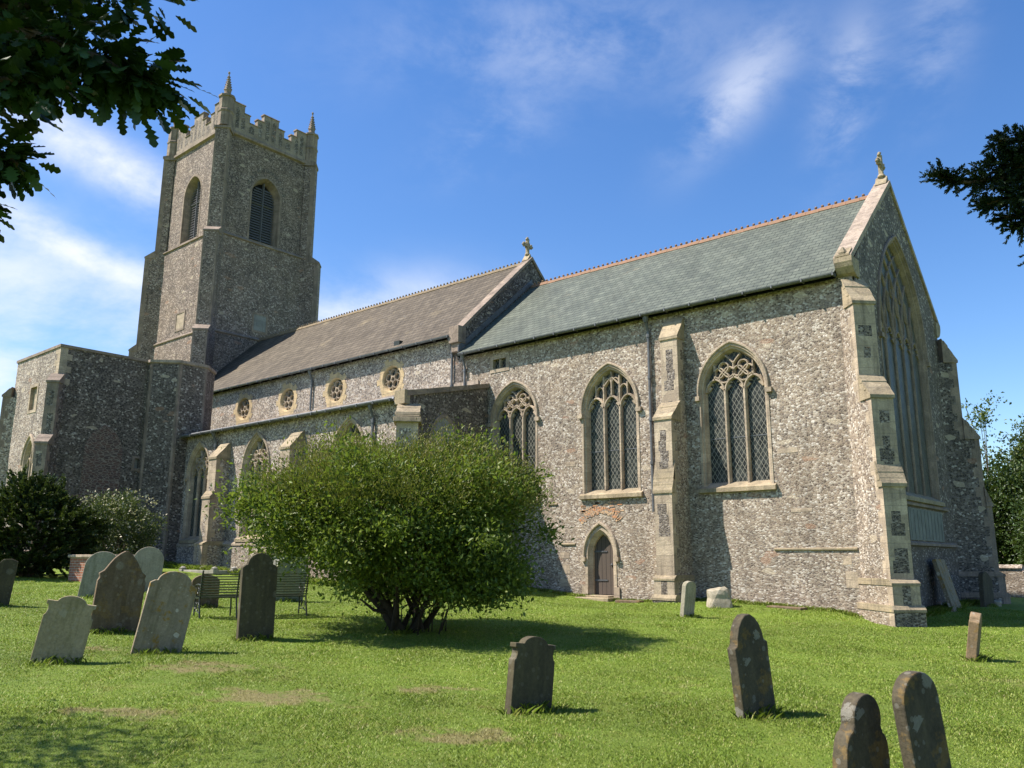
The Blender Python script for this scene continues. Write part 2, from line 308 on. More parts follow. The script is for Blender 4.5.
mat_leaf('shrub_seed', [(0, (0.13, 0.14, 0.025)), (0.6, (0.19, 0.185, 0.035)), (1, (0.27, 0.24, 0.06))])
mat_leaf('yew_leaf', [(0, (0.018, 0.034, 0.010)), (0.6, (0.038, 0.062, 0.016)), (1, (0.075, 0.10, 0.026))], 0.15)
mat_leaf('flower_leaf', [(0, (0.04, 0.06, 0.02)), (0.7, (0.08, 0.11, 0.035)), (1, (0.14, 0.16, 0.06))], 0.2)
mat_leaf('cream_flower', [(0, (0.42, 0.38, 0.22)), (1, (0.55, 0.5, 0.33))], 0.2)
mat_leaf('oak_leaf', [(0, (0.016, 0.036, 0.008)), (0.7, (0.028, 0.06, 0.012)), (1, (0.04, 0.08, 0.016))], 0.05, 0.45)
mat_leaf('conifer_leaf', [(0, (0.008, 0.02, 0.008)), (1, (0.022, 0.045, 0.015))], 0.05)
mat_leaf('tree_leaf', [(0, (0.045, 0.075, 0.016)), (0.6, (0.085, 0.125, 0.026)), (1, (0.14, 0.17, 0.04))], 0.25)
mat_leaf('dark_tree_leaf', [(0, (0.02, 0.04, 0.010)), (0.6, (0.038, 0.07, 0.016)), (1, (0.07, 0.105, 0.025))], 0.2)

DRY = [(-1.2, -17.35, 1.0, 0.55), (-0.4, -15.6, 0.65, 0.3), (-1.3, -19.0, 0.7, 0.3), (-3.4, -17.1, 0.8, 0.5), (1.6, -17.2, 0.8, 0.4), (-5.9, -17.4, 0.6, 0.4)]
def mat_grass(name, blades):
    t = NT(name); v = t.coord('Object')
    big = t.noise(v, 0.45, 5, 0.6); mid = t.noise(v, 2.6, 6, 0.72); fine = t.noise(v, 34, 6, 0.8)
    if blades:
        g = t.n('ShaderNodeNewGeometry')
        c = t.ramp(g.outputs['Random Per Island'], [(0, (0.135, 0.21, 0.021)), (0.4, (0.195, 0.295, 0.03)), (0.75, (0.275, 0.38, 0.052)), (0.93, (0.38, 0.395, 0.11)), (1.0, (0.48, 0.42, 0.2))])
    else:
        c = t.ramp(fine, [(0.25, (0.085, 0.135, 0.014)), (0.5, (0.15, 0.23, 0.022)), (0.75, (0.23, 0.32, 0.04))])
    c = t.mix(t.ramp(mid, [(0.35, 0.0), (0.7, 0.30)]), c, (0.30, 0.33, 0.05))
    c = t.mix(1.0, c, t.ramp(big, [(0.3, 0.78), (0.7, 1.15)]), 'MULTIPLY')
    # worn, sun-dried patches in the turf
    sx = t.n('ShaderNodeSeparateXYZ'); t.L.new(v, sx.inputs[0]); tot = None
    for (x, y, rx, ry) in DRY:
        # patches run roughly across the view: rotate to (0.76,0.65)
        dx = t.math('SUBTRACT', sx.outputs[0], x); dy = t.math('SUBTRACT', sx.outputs[1], y)
        a = t.math('DIVIDE', t.math('ADD', t.math('MULTIPLY', dx, 0.76), t.math('MULTIPLY', dy, 0.65)), rx); b = t.math('DIVIDE', t.math('SUBTRACT', t.math('MULTIPLY', dy, 0.76), t.math('MULTIPLY', dx, 0.65)), ry)
        d = t.math('SUBTRACT', 1.0, t.math('ADD', t.math('MULTIPLY', a, a), t.math('MULTIPLY', b, b)))
        tot = d if tot is None else t.math('MAXIMUM', tot, d)
    m = t.math('ADD', t.math('MAXIMUM', tot, -0.6), t.math('MULTIPLY', t.math('SUBTRACT', mid, 0.5), 6.0))
    m = t.math('MULTIPLY', t.ramp(m, [(0.2, 0.0), (1.0, 1.0)]), 0.62)
    m2 = t.math('MULTIPLY', t.ramp(t.noise(v, 0.9, 6, 0.7), [(0.60, 0.0), (0.74, 1.0)]), 0.4)
    m = t.math('MAXIMUM', m, m2)
    c = t.mix(m, c, (0.36, 0.27, 0.14) if blades else (0.29, 0.20, 0.11))
    t.base(c, 0.75 if not blades else 0.5)
    if blades:
        t.p.inputs['Specular IOR Level'].default_value = 0.3
        tr = t.n('ShaderNodeBsdfTranslucent'); ms = t.n('ShaderNodeMixShader'); ms.inputs[0].default_value = 0.3
        t.L.new(c, tr.inputs[0]); t.L.new(t.p.outputs[0], ms.inputs[1]); t.L.new(tr.outputs[0], ms.inputs[2]); t.L.new(ms.outputs[0], t.out.inputs[0])
    else:
        t.bump(fine, 0.9, 0.06)
    return t.m
mat_grass('turf', False); mat_grass('grass_blade', True)

# ------------------------------------------------------------------ mesh helpers
class MB:
    def __init__(s): s.v = []; s.f = []; s.m = []; s.uv = {}
    def add(s, pts, faces, mat=0, uvs=None):
        b = len(s.v); s.v += [tuple(p) for p in pts]
        for i, fc in enumerate(faces):
            if uvs: s.uv[len(s.f)] = [uvs[k] for k in fc]
            s.f.append(tuple(b + k for k in fc)); s.m.append(mat[i] if isinstance(mat, (list, tuple)) else mat)
        return s
    def quad(s, a, b, c, d, mat=0, uv=None): return s.add([a, b, c, d], [(0, 1, 2, 3)], mat, uv)
    def box(s, x0, x1, y0, y1, z0, z1, mat=0):
        p = [(x, y, z) for z in (z0, z1) for y in (y0, y1) for x in (x0, x1)]
        return s.add(p, [(0, 2, 3, 1), (4, 5, 7, 6), (0, 1, 5, 4), (2, 6, 7, 3), (0, 4, 6, 2), (1, 3, 7, 5)], mat)
    def prism(s, poly, off, mat=0, cap=True):
        n = len(poly); off = Vector(off); a = [Vector(p) for p in poly]; pts = a + [p + off for p in a]
        fs = [(i, (i + 1) % n, n + (i + 1) % n, n + i) for i in range(n)]
        if cap: fs += [tuple(range(n - 1, -1, -1)), tuple(range(n, 2 * n))]
        return s.add(pts, fs, mat)
    def tube(s, path, r, seg=8, mat=0, caps=True):
        path = [Vector(p) for p in path]; rs = r if isinstance(r, (list, tuple)) else [r] * len(path); pts = []; fs = []
        prev = None
        for i, p in enumerate(path):
            t = (path[min(i + 1, len(path) - 1)] - path[max(i - 1, 0)]).normalized()
            if prev is None: n = t.orthogonal().normalized()
            else: n = (prev - t * prev.dot(t)).normalized()
            prev = n; b = t.cross(n)
            pts += [p + (n * math.cos(2 * math.pi * k / seg) + b * math.sin(2 * math.pi * k / seg)) * rs[i] for k in range(seg)]
        for i in range(len(path) - 1):
            for k in range(seg): fs.append((i * seg + k, i * seg + (k + 1) % seg, (i + 1) * seg + (k + 1) % seg, (i + 1) * seg + k))
        if caps: fs += [tuple(range(seg - 1, -1, -1)), tuple(range((len(path) - 1) * seg, len(path) * seg))]
        return s.add(pts, fs, mat)
    def lathe(s, c, prof, seg=8, mat=0, rot=0.0):
        c = Vector(c); pts = []; fs = []
        for (r, z) in prof: pts += [c + Vector((r * math.cos(2 * math.pi * k / seg + rot), r * math.sin(2 * math.pi * k / seg + rot), z)) for k in range(seg)]
        for i in range(len(prof) - 1):
            for k in range(seg): fs.append((i * seg + k, i * seg + (k + 1) % seg, (i + 1) * seg + (k + 1) % seg, (i + 1) * seg + k))
        fs += [tuple(range(seg - 1, -1, -1)), tuple(range((len(prof) - 1) * seg, len(prof) * seg))]
        return s.add(pts, fs, mat)
    def build(s, name, mats, parent=None, smooth=False, bevel=0.0, normals=True):
        me = bpy.data.meshes.new(name); me.from_pydata(s.v, [], s.f)
        for m in (mats if isinstance(mats, (list, tuple)) else [mats]): me.materials.append(MATS[m])
        me.polygons.foreach_set('material_index', s.m)
        if s.uv:
            ul = me.uv_layers.new(name='uv')
            for pi, uvs in s.uv.items():
                for k, li in enumerate(me.polygons[pi].loop_indices): ul.data[li].uv = uvs[k]
        if normals:
            bm = bmesh.new(); bm.from_mesh(me); bmesh.ops.recalc_face_normals(bm, faces=bm.faces); bm.to_mesh(me); bm.free()
        if smooth: me.polygons.foreach_set('use_smooth', [True] * len(me.polygons))
        o = bpy.data.objects.new(name, me); COL.objects.link(o)
        if parent: o.parent = parent
        if bevel:
            b = o.modifiers.new('bevel', 'BEVEL'); b.width = bevel; b.segments = 2; b.limit_method = 'ANGLE'; b.angle_limit = R_(35)
        return o

def tag(o, label=None, cat=None, group=None, kind=None):
    if label: o['label'] = label
    if cat: o['category'] = cat
    if group: o['group'] = group
    if kind: o['kind'] = kind
    return o
def thing(name, label, cat, loc=(0, 0, 0), group=None, rot=(0, 0, 0)):
    o = bpy.data.objects.new(name, None); COL.objects.link(o); o.location = loc; o.rotation_euler = rot; o.empty_display_size = 0.3
    return tag(o, label, cat, group)

class Frame:
    """2-D (u along the wall, z up, d outwards) to 3-D"""
    def __init__(s, o, u, n): s.o = Vector(o); s.u = Vector(u); s.n = Vector(n)
    def __call__(s, u, z, d=0.0): return s.o + s.u * u + s.n * d + Vector((0, 0, z))
SOUTH = lambda x, y: Frame((x, y, 0), (1, 0, 0), (0, -1, 0))
EAST = lambda x, y: Frame((x, y, 0), (0, 1, 0), (1, 0, 0))

def arch(a, zs, za, n=12):
    r = za - zs; k = (r * r - a * a) / (2 * a); R = a + k; out = []
    th = math.atan2(r, k)   # centre of the left arc at (k,0)
    for i in range(n + 1):
        t = th * i / n; out.append((k - R * math.cos(t), zs + R * math.sin(t)))
    out[-1] = (0.0, za)
    return out + [(-u, z) for (u, z) in reversed(out[:-1])]
def outline(a, z0, zs, za, n=12): return [(-a, z0)] + arch(a, zs, za, n) + [(a, z0)]
def shift(pts, du): return [(u + du, z) for u, z in pts]
def circle(r, u, z, n=28): return [(u + r * math.cos(2 * math.pi * i / n), z + r * math.sin(2 * math.pi * i / n)) for i in range(n)]

def wall(mb, fr, outer, holes=(), mat=0, reveal=0.3, rmat=None):
    loops = [outer] + [list(h) for h in holes]
    flat = [p for l in loops for p in l]
    tris = tessellate_polygon([[Vector((u, z, 0)) for u, z in l] for l in loops])
    mb.add([fr(u, z) for u, z in flat], [tuple(t) for t in tris], mat)
    for h in holes:
        n = len(h); mb.add([fr(u, z) for u, z in h] + [fr(u, z, -reveal) for u, z in h], [(i, (i + 1) % n, n + (i + 1) % n, n + i) for i in range(n)], mat if rmat is None else rmat)

def loft(mb, fr, loops, closed=False, mat=0):
    """loops: list of (pts2d, depth), all with equal counts"""
    n = len(loops[0][0]); pts = [fr(u, z, d) for l, d in loops for u, z in l]; fs = []
    for i in range(len(loops) - 1):
        for k in range(n if closed else n - 1): fs.append((i * n + k, i * n + (k + 1) % n, (i + 1) * n + (k + 1) % n, (i + 1) * n + k))
    mb.add(pts, fs, mat)

def bar(mb, fr, line, w, d0, d1, mat=0, closed=False, front=0.45):
    """moulded stone bar swept along a 2-D line; chamfered towards its front (d1)"""
    n = len(line)
    if n < 2: return
    P = [Vector((u, z)) for u, z in line]; A = []; B = []
    for i in range(n):
        if closed: t0 = P[i] - P[i - 1]; t1 = P[(i + 1) % n] - P[i]
        else: t0 = P[i] - P[max(i - 1, 0)]; t1 = P[min(i + 1, n - 1)] - P[i]
        if t0.length < 1e-9: t0 = t1
        if t1.length < 1e-9: t1 = t0
        t = (t0.normalized() + t1.normalized()); t = t.normalized() if t.length > 1e-6 else t0.normalized()
        nn = Vector((-t.y, t.x)); c = max(0.5, nn.dot(Vector((-t0.y, t0.x)).normalized())); A.append(nn / c)
    dm = d0 + (d1 - d0) * 0.55; prof = [(-w / 2, d0), (-w / 2, dm), (-w / 2 * front, d1), (w / 2 * front, d1), (w / 2, dm), (w / 2, d0)]
    m = len(prof); pts = []
    for i in range(n):
        for (o, d) in prof:
            q = P[i] + A[i] * o; pts.append(fr(q.x, q.y, d))
    fs = []
    for i in range(n if closed else n - 1):
        j = (i + 1) % n
        for k in range(m): fs.append((i * m + k, i * m + (k + 1) % m, j * m + (k + 1) % m, j * m + k))
    if not closed: fs += [tuple(range(m - 1, -1, -1)), tuple(range((n - 1) * m, n * m))]
    mb.add(pts, fs, mat)

def fill(mb, fr, poly, d, mat=0):
    tris = tessellate_polygon([[Vector((u, z, 0)) for u, z in poly]])
    mb.add([fr(u, z, d) for u, z in poly], [tuple(t) for t in tris], mat, uvs=list(poly))

def foil(r, u, z, k, rot=0.0, n=40, depth=0.34): return [(u + r * (1 - depth + depth * abs(math.cos(k * (t) / 2))) * math.cos(t + rot), z + r * (1 - depth + depth * abs(math.cos(k * t / 2))) * math.sin(t + rot)) for t in [2 * math.pi * i / n for i in range(n)]]

# ------------------------------------------------------------------ the ground
def smooth(a, b, x):
    t = min(1.0, max(0.0, (x - a) / (b - a))); return t * t * (3 - 2 * t)
def gz(x, y):
    z = -.46 - .045 * min(0, max(-36, x)) - .02 * min(6, max(0, x)) + .02 * min(14, max(0, y + 2))
    z -= .13 * math.exp(-((x + 8.0) / 2.2) ** 2) * smooth(-5, -.5, y)
    return z + .16 * smooth(-8, -5, x) * (1 - smooth(-1.2, .2, x)) * smooth(-3.2, -.6, y)
def lumps(x, y):
    return 0.018 * (math.sin(x * 1.3 + 0.5 * math.sin(y * 0.9)) * math.sin(y * 1.1 + 1.0) + 0.6 * math.sin(x * 2.9 + 2) * math.sin(y * 2.3 + x))
def build_ground():
    near = np.arange(-46, 16.01, 0.5); far = np.array([20, 26, 34, 46, 64, 95, 150, 300, 700, 1600])
    xs = np.concatenate([(-46 + 16 - far)[::-1], near, far]); near_y = np.arange(-28, 16.01, 0.5); ys = np.concatenate([(-28 + 16 - far)[::-1], near_y, far])
    v = [(x, y, gz(x, y) + (lumps(x, y) if -46 < x < 16 and -28 < y < 16 else 0)) for y in ys for x in xs]; nx = len(xs)
    f = [(j * nx + i, j * nx + i + 1, (j + 1) * nx + i + 1, (j + 1) * nx + i) for j in range(len(ys) - 1) for i in range(nx - 1)]
    mb = MB(); mb.add(v, f); o = mb.build('ground', 'turf', smooth=True, normals=False); tag(o, kind='structure')
build_ground()
def G(x, y): return gz(x, y) + lumps(x, y)

# ------------------------------------------------------------------ the church
church = thing('church', 'large flint church with square west tower, slate roofs and traceried windows', 'church')

def window(fr, a, z0, zs, za, kind, lights=3, sill=True, hood=True, glass='leaded_glass', depth=0.27, mull=0.115, label=None, ring=0.19, stone='limestone'):
    """stone frame (part) with hood mould, mullions and tracery, glass and sill (sub-parts). a, za = outer edge of the frame"""
    n = 14; ai = a - ring; zi = za - ring * 1.25
    def o(k, zz=0.0): return outline(a - k, z0 + zz, zs, za - k * 1.2, n)
    mb = MB(); loft(mb, fr, [(o(-0.0), -depth), (o(0.0), 0.018), (o(0.07), 0.018), (o(0.10), -0.04), (o(0.14), -0.05), (o(ring), -depth + 0.06), (o(ring + 0.02), -depth - 0.03)])
    w = mb.build('window', stone, church)
    if label: w['label'] = label
    if hood:
        h = MB(); hl = arch(a + 0.0, zs, za + 0.03, n); hl = [(hl[0][0], zs - 0.12)] + hl + [(hl[-1][0], zs - 0.12)]
        bar(h, fr, hl, 0.085, 0.0, 0.07, front=0.5)
        for sgn in (-1, 1): h.prism([fr(sgn * (a + 0.03) - 0.09, zs - 0.24, 0), fr(sgn * (a + 0.03) + 0.09, zs - 0.24, 0), fr(sgn * (a + 0.03) + 0.10, zs - 0.1, 0), fr(sgn * (a + 0.03) - 0.10, zs - 0.1, 0)], fr.n * 0.11)
        h.build('hood_mould', stone, w)
    g = MB(); fill(g, fr, outline(ai + 0.06, z0, zs, zi + 0.06, n), -depth + 0.02); g.build('glass', glass, w)
    m = MB(); d0, d1 = -depth + 0.012, -depth + (0.15 if lights < 5 else 0.085)
    lw = 2 * ai / lights
    prof = arch(ai, zs, zi, 30)
    def top(u):
        for (p, q) in zip(prof[:-1], prof[1:]):
            if p[0] <= u <= q[0]: return p[1] + (q[1] - p[1]) * (u - p[0]) / max(1e-6, q[0] - p[0])
        return zs
    hz = {'retic': zs + 0.02, 'perp': zs + 0.05, 'inter': zs - 0.1, 'small': zs - 0.1}[kind]      # springing of the light heads
    hh = lw * 0.62
    for i in range(1, lights):
        u = -ai + i * lw
        bar(m, fr, [(u, z0), (u, hz + 0.05)], mull, d0, d1)
    for i in range(lights):
        uc = -ai + (i + 0.5) * lw; half = lw / 2 - 0.02
        hd = shift(arch(half, hz, hz + hh, 8), uc)
        bar(m, fr, hd, mull * 0.75, d0, d1)
        inner = shift(arch(half - 0.05, hz, hz + hh - 0.07, 8), uc)
        for sgn in (-1, 1):     # cusps
            uu = uc + sgn * (half - 0.05); zc = hz + hh * 0.30
            m.prism([fr(uu, zc + 0.12, d0), fr(uu - sgn * lw * 0.2, zc + 0.02, d0), fr(uu, zc - 0.10, d0)], fr.n * 0.06)
            uu = uc + sgn * half * 0.55; zc = hz + hh * 0.72
            m.prism([fr(uu + sgn * 0.03, zc + 0.10, d0), fr(uu - sgn * lw * 0.15, zc - 0.06, d0), fr(uu + sgn * 0.09, zc - 0.03, d0)], fr.n * 0.06)
    tw = mull * 0.62
    def clip(line):
        out = []
        for (u, z) in line:
            if abs(u) <= ai and z <= top(u) + 0.02: out.append((u, z))
            else: break
        return out
    if kind == 'perp':
        for i in range(1, lights * 2):
            u = -ai + i * lw / 2; zb = hz + (hh if i % 2 else 0.0)
            if top(u) - zb > 0.05: bar(m, fr, [(u, zb), (u, top(u))], tw * (1.0 if i % 2 else 1.2), d0, d1)
        for i in range(lights * 2):
            uc = -ai + (i + 0.5) * lw / 2; zt = min(top(uc - lw * 0.2), top(uc + lw * 0.2)) - 0.28
            if zt > hz + hh * 0.8: bar(m, fr, shift(arch(lw / 4 - 0.015, zt, zt + lw * 0.28, 5), uc), tw * 0.8, d0, d1 - 0.01)
        bar(m, fr, [(-lw / 2, top(lw / 2) - 0.35), (0, top(0) - 0.42 + 0.25), (lw / 2, top(lw / 2) - 0.35)], tw, d0, d1)
    elif kind == 'retic':
        zb = hz + hh
        for sgn in (-1, 1):
            uc = sgn * lw / 2; r = lw * 0.262; zc = zb + r * 0.95
            for (du, dz) in ((0, -r * 0.98), (-r * 0.98, 0.0), (r * 0.98, 0.0), (0, r * 0.98)):
                cc = (uc + du, zc + dz + r * 0.1)
                if cc[1] + r * 0.5 < top(cc[0]) and abs(cc[0]) < ai - r * 0.6:
                    bar(m, fr, circle(r * 0.96, *cc, 18), tw * 0.8, d0, d1, closed=True); bar(m, fr, foil(r * 0.82, *cc, 4, R_(45), depth=0.2), tw * 0.4, d0, d1 - 0.05, closed=True)
            m_ = [(sgn * ai * 0.999, hz + 0.1)]
            bar(m, fr, clip([(sgn * lw * 1.0, zb - hh * .05 + t * 0.02) for t in range(60)]), tw, d0, d1)
            yl = [(0, zb + lw * 0.70), (sgn * lw * 0.2, zb + lw * 0.92), (sgn * lw * 0.40, top(lw * 0.40))]
            bar(m, fr, yl, tw, d0, d1)
        bar(m, fr, [(0, zb - .02), (0, zb + lw * 0.72)], tw * .9, d0, d1)
    elif kind == 'inter':
        k = ((zi - zs) ** 2 - ai ** 2) / (2 * ai); Rr = ai + k
        for i in range(1, lights):
            u0 = -ai + i * lw
            for sgn in (1, -1):
                line = [(u0 + sgn * (Rr - Rr * math.cos(t)), zs + Rr * math.sin(t)) for t in [j * 0.03 for j in range(60)]]
                line = clip(line)
                if len(line) > 2: bar(m, fr, line, tw * 1.15, d0, d1)
        for j, zz in enumerate((0.75, 1.35, 1.9)):
            for i in range(lights * 2):
                uc = -ai + (i + 0.5) * lw / 2
                if top(uc) > zs + zz + 0.75 and (i + j) % 2 == 0:
                    bar(m, fr, [(uc + 0.13 * math.cos(t), zs + zz + 0.33 * math.sin(t)) for t in [2 * math.pi * q / 16 for q in range(16)]], tw * 0.7, d0, d1 - 0.02, closed=True)
    # saddle bar across the lights
    m.build('tracery', stone, w)
    if z0 < zs - 1.5 and lights <= 3:
        sb = MB(); zz = z0 + (zs - z0) * 0.52; sb.add([fr(-ai, zz - 0.012, -depth + 0.03), fr(ai, zz - 0.012, -depth + 0.03), fr(ai, zz + 0.012, -depth + 0.03), fr(-ai, zz + 0.012, -depth + 0.03)], [(0, 1, 2, 3)]); sb.build('saddle_bar', 'lead_pipe', w)
    if sill:
        s = MB(); s.prism([fr(-a - 0.08, z0 + 0.24, -depth - 0.02), fr(-a - 0.08, z0 + 0.03, 0.12), fr(-a - 0.08, z0 - 0.09, 0.12), fr(-a - 0.08, z0 - 0.12, 0.0), fr(-a - 0.08, z0 - 0.12, -depth)], fr.u * (2 * a + 0.16)); s.build('sill', 'weathering_stone', w)
    return outline(a, z0, zs, za, n), w

def buttress(corner, d, half, stages, plinth, name='buttress', mats=('limestone', 'flint_chancel', 'weathering_stone', 'flint_knapped'), panels=True, side=True, back=0.35, zg=-0.9):
    """corner: point on the wall; d: unit outward direction; stages: (projection, z_lip, z_top_of_weathering) from the top down"""
    d = Vector((d[0], d[1], 0)).normalized(); t = Vector((-d.y, d.x, 0)); c = Vector((corner[0], corner[1], 0))
    def P(s, q, z): return c + d * q + t * s + Vector((0, 0, z))
    mb = MB(); prev = 0.0; pk = plinth; rq = random.Random(int(corner[0] * 31 + corner[1] * 7 + half * 100))
    for i, (p, lip, ztop) in enumerate(stages):
        zb = stages[i + 1][1] - .07 if i + 1 < len(stages) else (pk[0][1] - .17 if pk else zg)
        zb0 = zb
        qb = -back
        # weathering (sloping stone, a lip projecting a little)
        e = 0.035
        mb.prism([P(-half - e, prev - 0.02, ztop), P(-half - e, p + e, lip + 0.02), P(-half - e, p + e, lip - 0.07), P(-half - e, prev - 0.02, lip - 0.07)], t * (2 * half + 2 * e), 2)
        nst = 2 if ztop - lip > 0.45 else 1
        for k in range(1, nst + 1):   # courses of the weathering overlap
            f0 = k / (nst + 1); q = prev + (p - prev) * f0; z = ztop + (lip - ztop) * f0
            mb.prism([P(-half - e - .01, q - 0.10, z + 0.10 * (ztop - lip) / max(.05, p - prev) + .02), P(-half - e - .01, q + 0.03, z + 0.0), P(-half - e - .01, q + 0.03, z - 0.06), P(-half - e - .01, q - 0.1, z - 0.06)], t * (2 * half + 2 * e + .02), 2)
        z1 = lip - 0.07; z0 = zb
        # front face with flushwork panels; sides flint with stone quoins
        rows = max(2, int((z1 - z0) / 0.30)); hgt = (z1 - z0) / rows
        s_ = [-half, -half * 0.5, half * 0.45, half]
        for r in range(rows):
            za, zc = z0 + r * hgt, z0 + (r + 1) * hgt
            s_ = [-half, -half * rq.uniform(.25, .72), half * rq.uniform(.25, .72), half]
            flint = panels and rq.random() < .62 and (0 < r < rows - 1)
            for k in range(3):
                sa, sb = s_[k], s_[k + 1]
                if k == 1: sa += (0.05 if r % 2 else 0.0); 
                m = 3 if (k == 1 and flint) else 0
                mb.quad(P(s_[k], p, za), P(s_[k + 1], p, za), P(s_[k + 1], p, zc), P(s_[k], p, zc), m)
            for sg in (-1, 1):
                ql = p - (0.34 if r % 2 else 0.18) if side else p - 0.12
                ql = max(ql, qb + 0.02)
                mb.quad(P(sg * half, qb, za), P(sg * half, ql, za), P(sg * half, ql, zc), P(sg * half, qb, zc), 1)
                mb.quad(P(sg * half, ql, za), P(sg * half, p, za), P(sg * half, p, zc), P(sg * half, ql, zc), 0)
        prev = p
    for i, (p, ztop, g) in enumerate(pk or []):
        zb = pk[i + 1][1] - 0.0 if i + 1 < len(pk) else zg
        h2 = half + g
        mb.prism([P(-h2, prev - 0.02, ztop), P(-h2, p, ztop - 0.10), P(-h2, p, ztop - 0.16), P(-h2, prev - 0.02, ztop - 0.16)], t * 2 * h2, 2)
        mb.prism([P(-h2, -back, ztop), P(-h2, prev - 0.02, ztop), P(-h2, prev - 0.02, ztop - 0.16), P(-h2, -back, ztop - 0.16)], t * 2 * h2, 2)
        q = p - 0.02; hh2 = h2 - 0.02; w3 = [-hh2, -hh2 * 0.3, hh2 * 0.3, hh2] if i == 0 else [-hh2, -hh2 * .98, hh2 * .98, hh2]
        for k in range(3): mb.quad(P(w3[k], q, zb), P(w3[k + 1], q, zb), P(w3[k + 1], q, ztop - 0.16), P(w3[k], q, ztop - 0.16), 3 if k == 1 else 0)
        for sg in (-1, 1):
            mb.quad(P(sg * hh2, -back, zb), P(sg * hh2, q - 0.25, zb), P(sg * hh2, q - 0.25, ztop - 0.16), P(sg * hh2, -back, ztop - 0.16), 1)
            mb.quad(P(sg * hh2, q - 0.25, zb), P(sg * hh2, q, zb), P(sg * hh2, q, ztop - 0.16), P(sg * hh2, q - 0.25, ztop - 0.16), 0)
        prev = p
    return mb.build(name, mats, church, normals=False)

def roof(name, mat, x0, x1, ye, ze, yr, zr, over_n, thick=0.10, ridge=None):
    mb = MB(); L = math.hypot(yr - ye, zr - ze); nu = Vector((0, -(zr - ze), (yr - ye))).normalized() * thick
    yn, = (over_n,)
    for (a, z) in ((ye, ze), (yn, ze)):
        sgn = 1 if a == ye else -1; nv = Vector((0, nu.y * sgn, nu.z))
        nx, ny = max(6, int((x1 - x0) / 0.8)), 8; pts = []; uvs = []; fs_ = []
        for q in range(ny + 1):
            for p in range(nx + 1):
                fx, fy = p / nx, q / ny; x = x0 + (x1 - x0) * fx; y = a + (yr - a) * fy; zz = z + (zr - z) * fy
                sag = -0.07 * math.sin(math.pi * fy) * (0.6 + 0.4 * math.sin(x * 0.9 + a)) + 0.014 * math.sin(x * 1.7 + fy * 4) + 0.010 * math.sin(x * 4.1 + fy * 9)
                sag *= min(1, 4 * fx, 4 * (1 - fx)) * (0.35 + 0.65 * math.sin(math.pi * min(1, fy + .12)))
                pts.append(Vector((x, y, zz)) + nv * (sag / max(thick, 1e-6)) * 1.0); uvs.append((x + 0.01 * math.sin(fy * 31 + x), L * fy + 0.012 * math.sin(x * 1.3)))
        for q in range(ny):
            for p in range(nx): k = q * (nx + 1) + p; fs_.append((k, k + 1, k + nx + 2, k + nx + 1))
        mb.add(pts, fs_, 0, uvs)
        e0, e1, r0, r1 = Vector((x0, a, z)), Vector((x1, a, z)), Vector((x0, yr, zr)), Vector((x1, yr, zr))
        b = [p - nv * 1.9 for p in (e0, e1, r1, r0)]
        mb.quad(*b, 0, [(0, 0)] * 4); mb.quad(e0, r0, b[3], b[0], 0, [(0, 0)] * 4); mb.quad(e1, r1, b[2], b[1], 0, [(0, 0)] * 4)
        row = pts[:nx + 1]; low = [p - nv * 1.0 for p in row]; mb.add(row + low, [(k, k + 1, nx + 2 + k, nx + 1 + k) for k in range(nx)], 0, [(p.x, 0.2) for p in row + low])
    return mb.build(name, mat, church, normals=False)

def ridge_tiles(mat, x0, x1, y, z, step=0.23, knob=0.055):
    mb = MB(); w, h = 0.15, 0.10
    n = max(1, int(round((x1 - x0) / 0.46))); l = (x1 - x0) / n
    for i in range(n):
        a, b = x0 + i * l + 0.004, x0 + (i + 1) * l - 0.004; dz = 0.006 * math.sin(i * 2.3)
        mb.prism([(a, y - w, z - 0.11 + dz), (a, y - 0.04, z + h - 0.05 + dz), (a, y, z + h - 0.03 + dz), (a, y + 0.04, z + h - 0.05 + dz), (a, y + w, z - 0.11 + dz), (a, y + w - .03, z - 0.13 + dz), (a, y, z + 0.0 + dz), (a, y - w + .03, z - 0.13 + dz)], (b - a, 0, 0))
    x = x0 + step / 2
    while x < x1:
        mb.lathe((x, y, z + h - 0.05), [(0.03, 0), (knob, 0.05), (knob, 0.075), (0.02, 0.11)], 6); x += step
    return mb.build('ridge_tiles', mat, church)

def gutter(x0, x1, y, z, r=0.075, step=0.9):
    mb = MB(); seg = 7; prof = [(y - r * math.cos(math.pi * k / seg), z - r * math.sin(math.pi * k / seg)) for k in range(seg + 1)] + [(y + r * .85 - 2 * r * .85 * k / seg, z - r * .85 * math.sin(math.pi * k / seg)) for k in range(seg + 1)]
    mb.prism([(x0, p, q) for p, q in prof], (x1 - x0, 0, 0), 0)
    x = x0 + 0.3
    while x < x1: mb.box(x - 0.02, x + 0.02, y - r - 0.012, y + r + 0.08, z - r - 0.012, z + 0.01); x += step
    return mb.build('gutter', 'lead_pipe', church, normals=True)
def downpipe(x, y, z1, z0, r=0.05, off=0.0):
    mb = MB(); mb.tube([(x, y - 0.22, z1 + 0.02), (x, y - 0.2, z1 - 0.18), (x, y - r - 0.03, z1 - 0.45), (x, y - r - 0.03, z0)], r, 8)
    mb.lathe((x, y - 0.22, z1 - 0.06), [(0.06, -0.12), (0.1, 0.0), (0.11, 0.12)], 8)
    z = z1 - 0.6
    while z > z0 + 0.2: mb.lathe((x, y - r - 0.03, z), [(r + 0.02, -0.05), (r + 0.02, 0.05)], 8); z -= 1.4
    return mb.build('downpipe', 'lead_pipe', church, smooth=False)

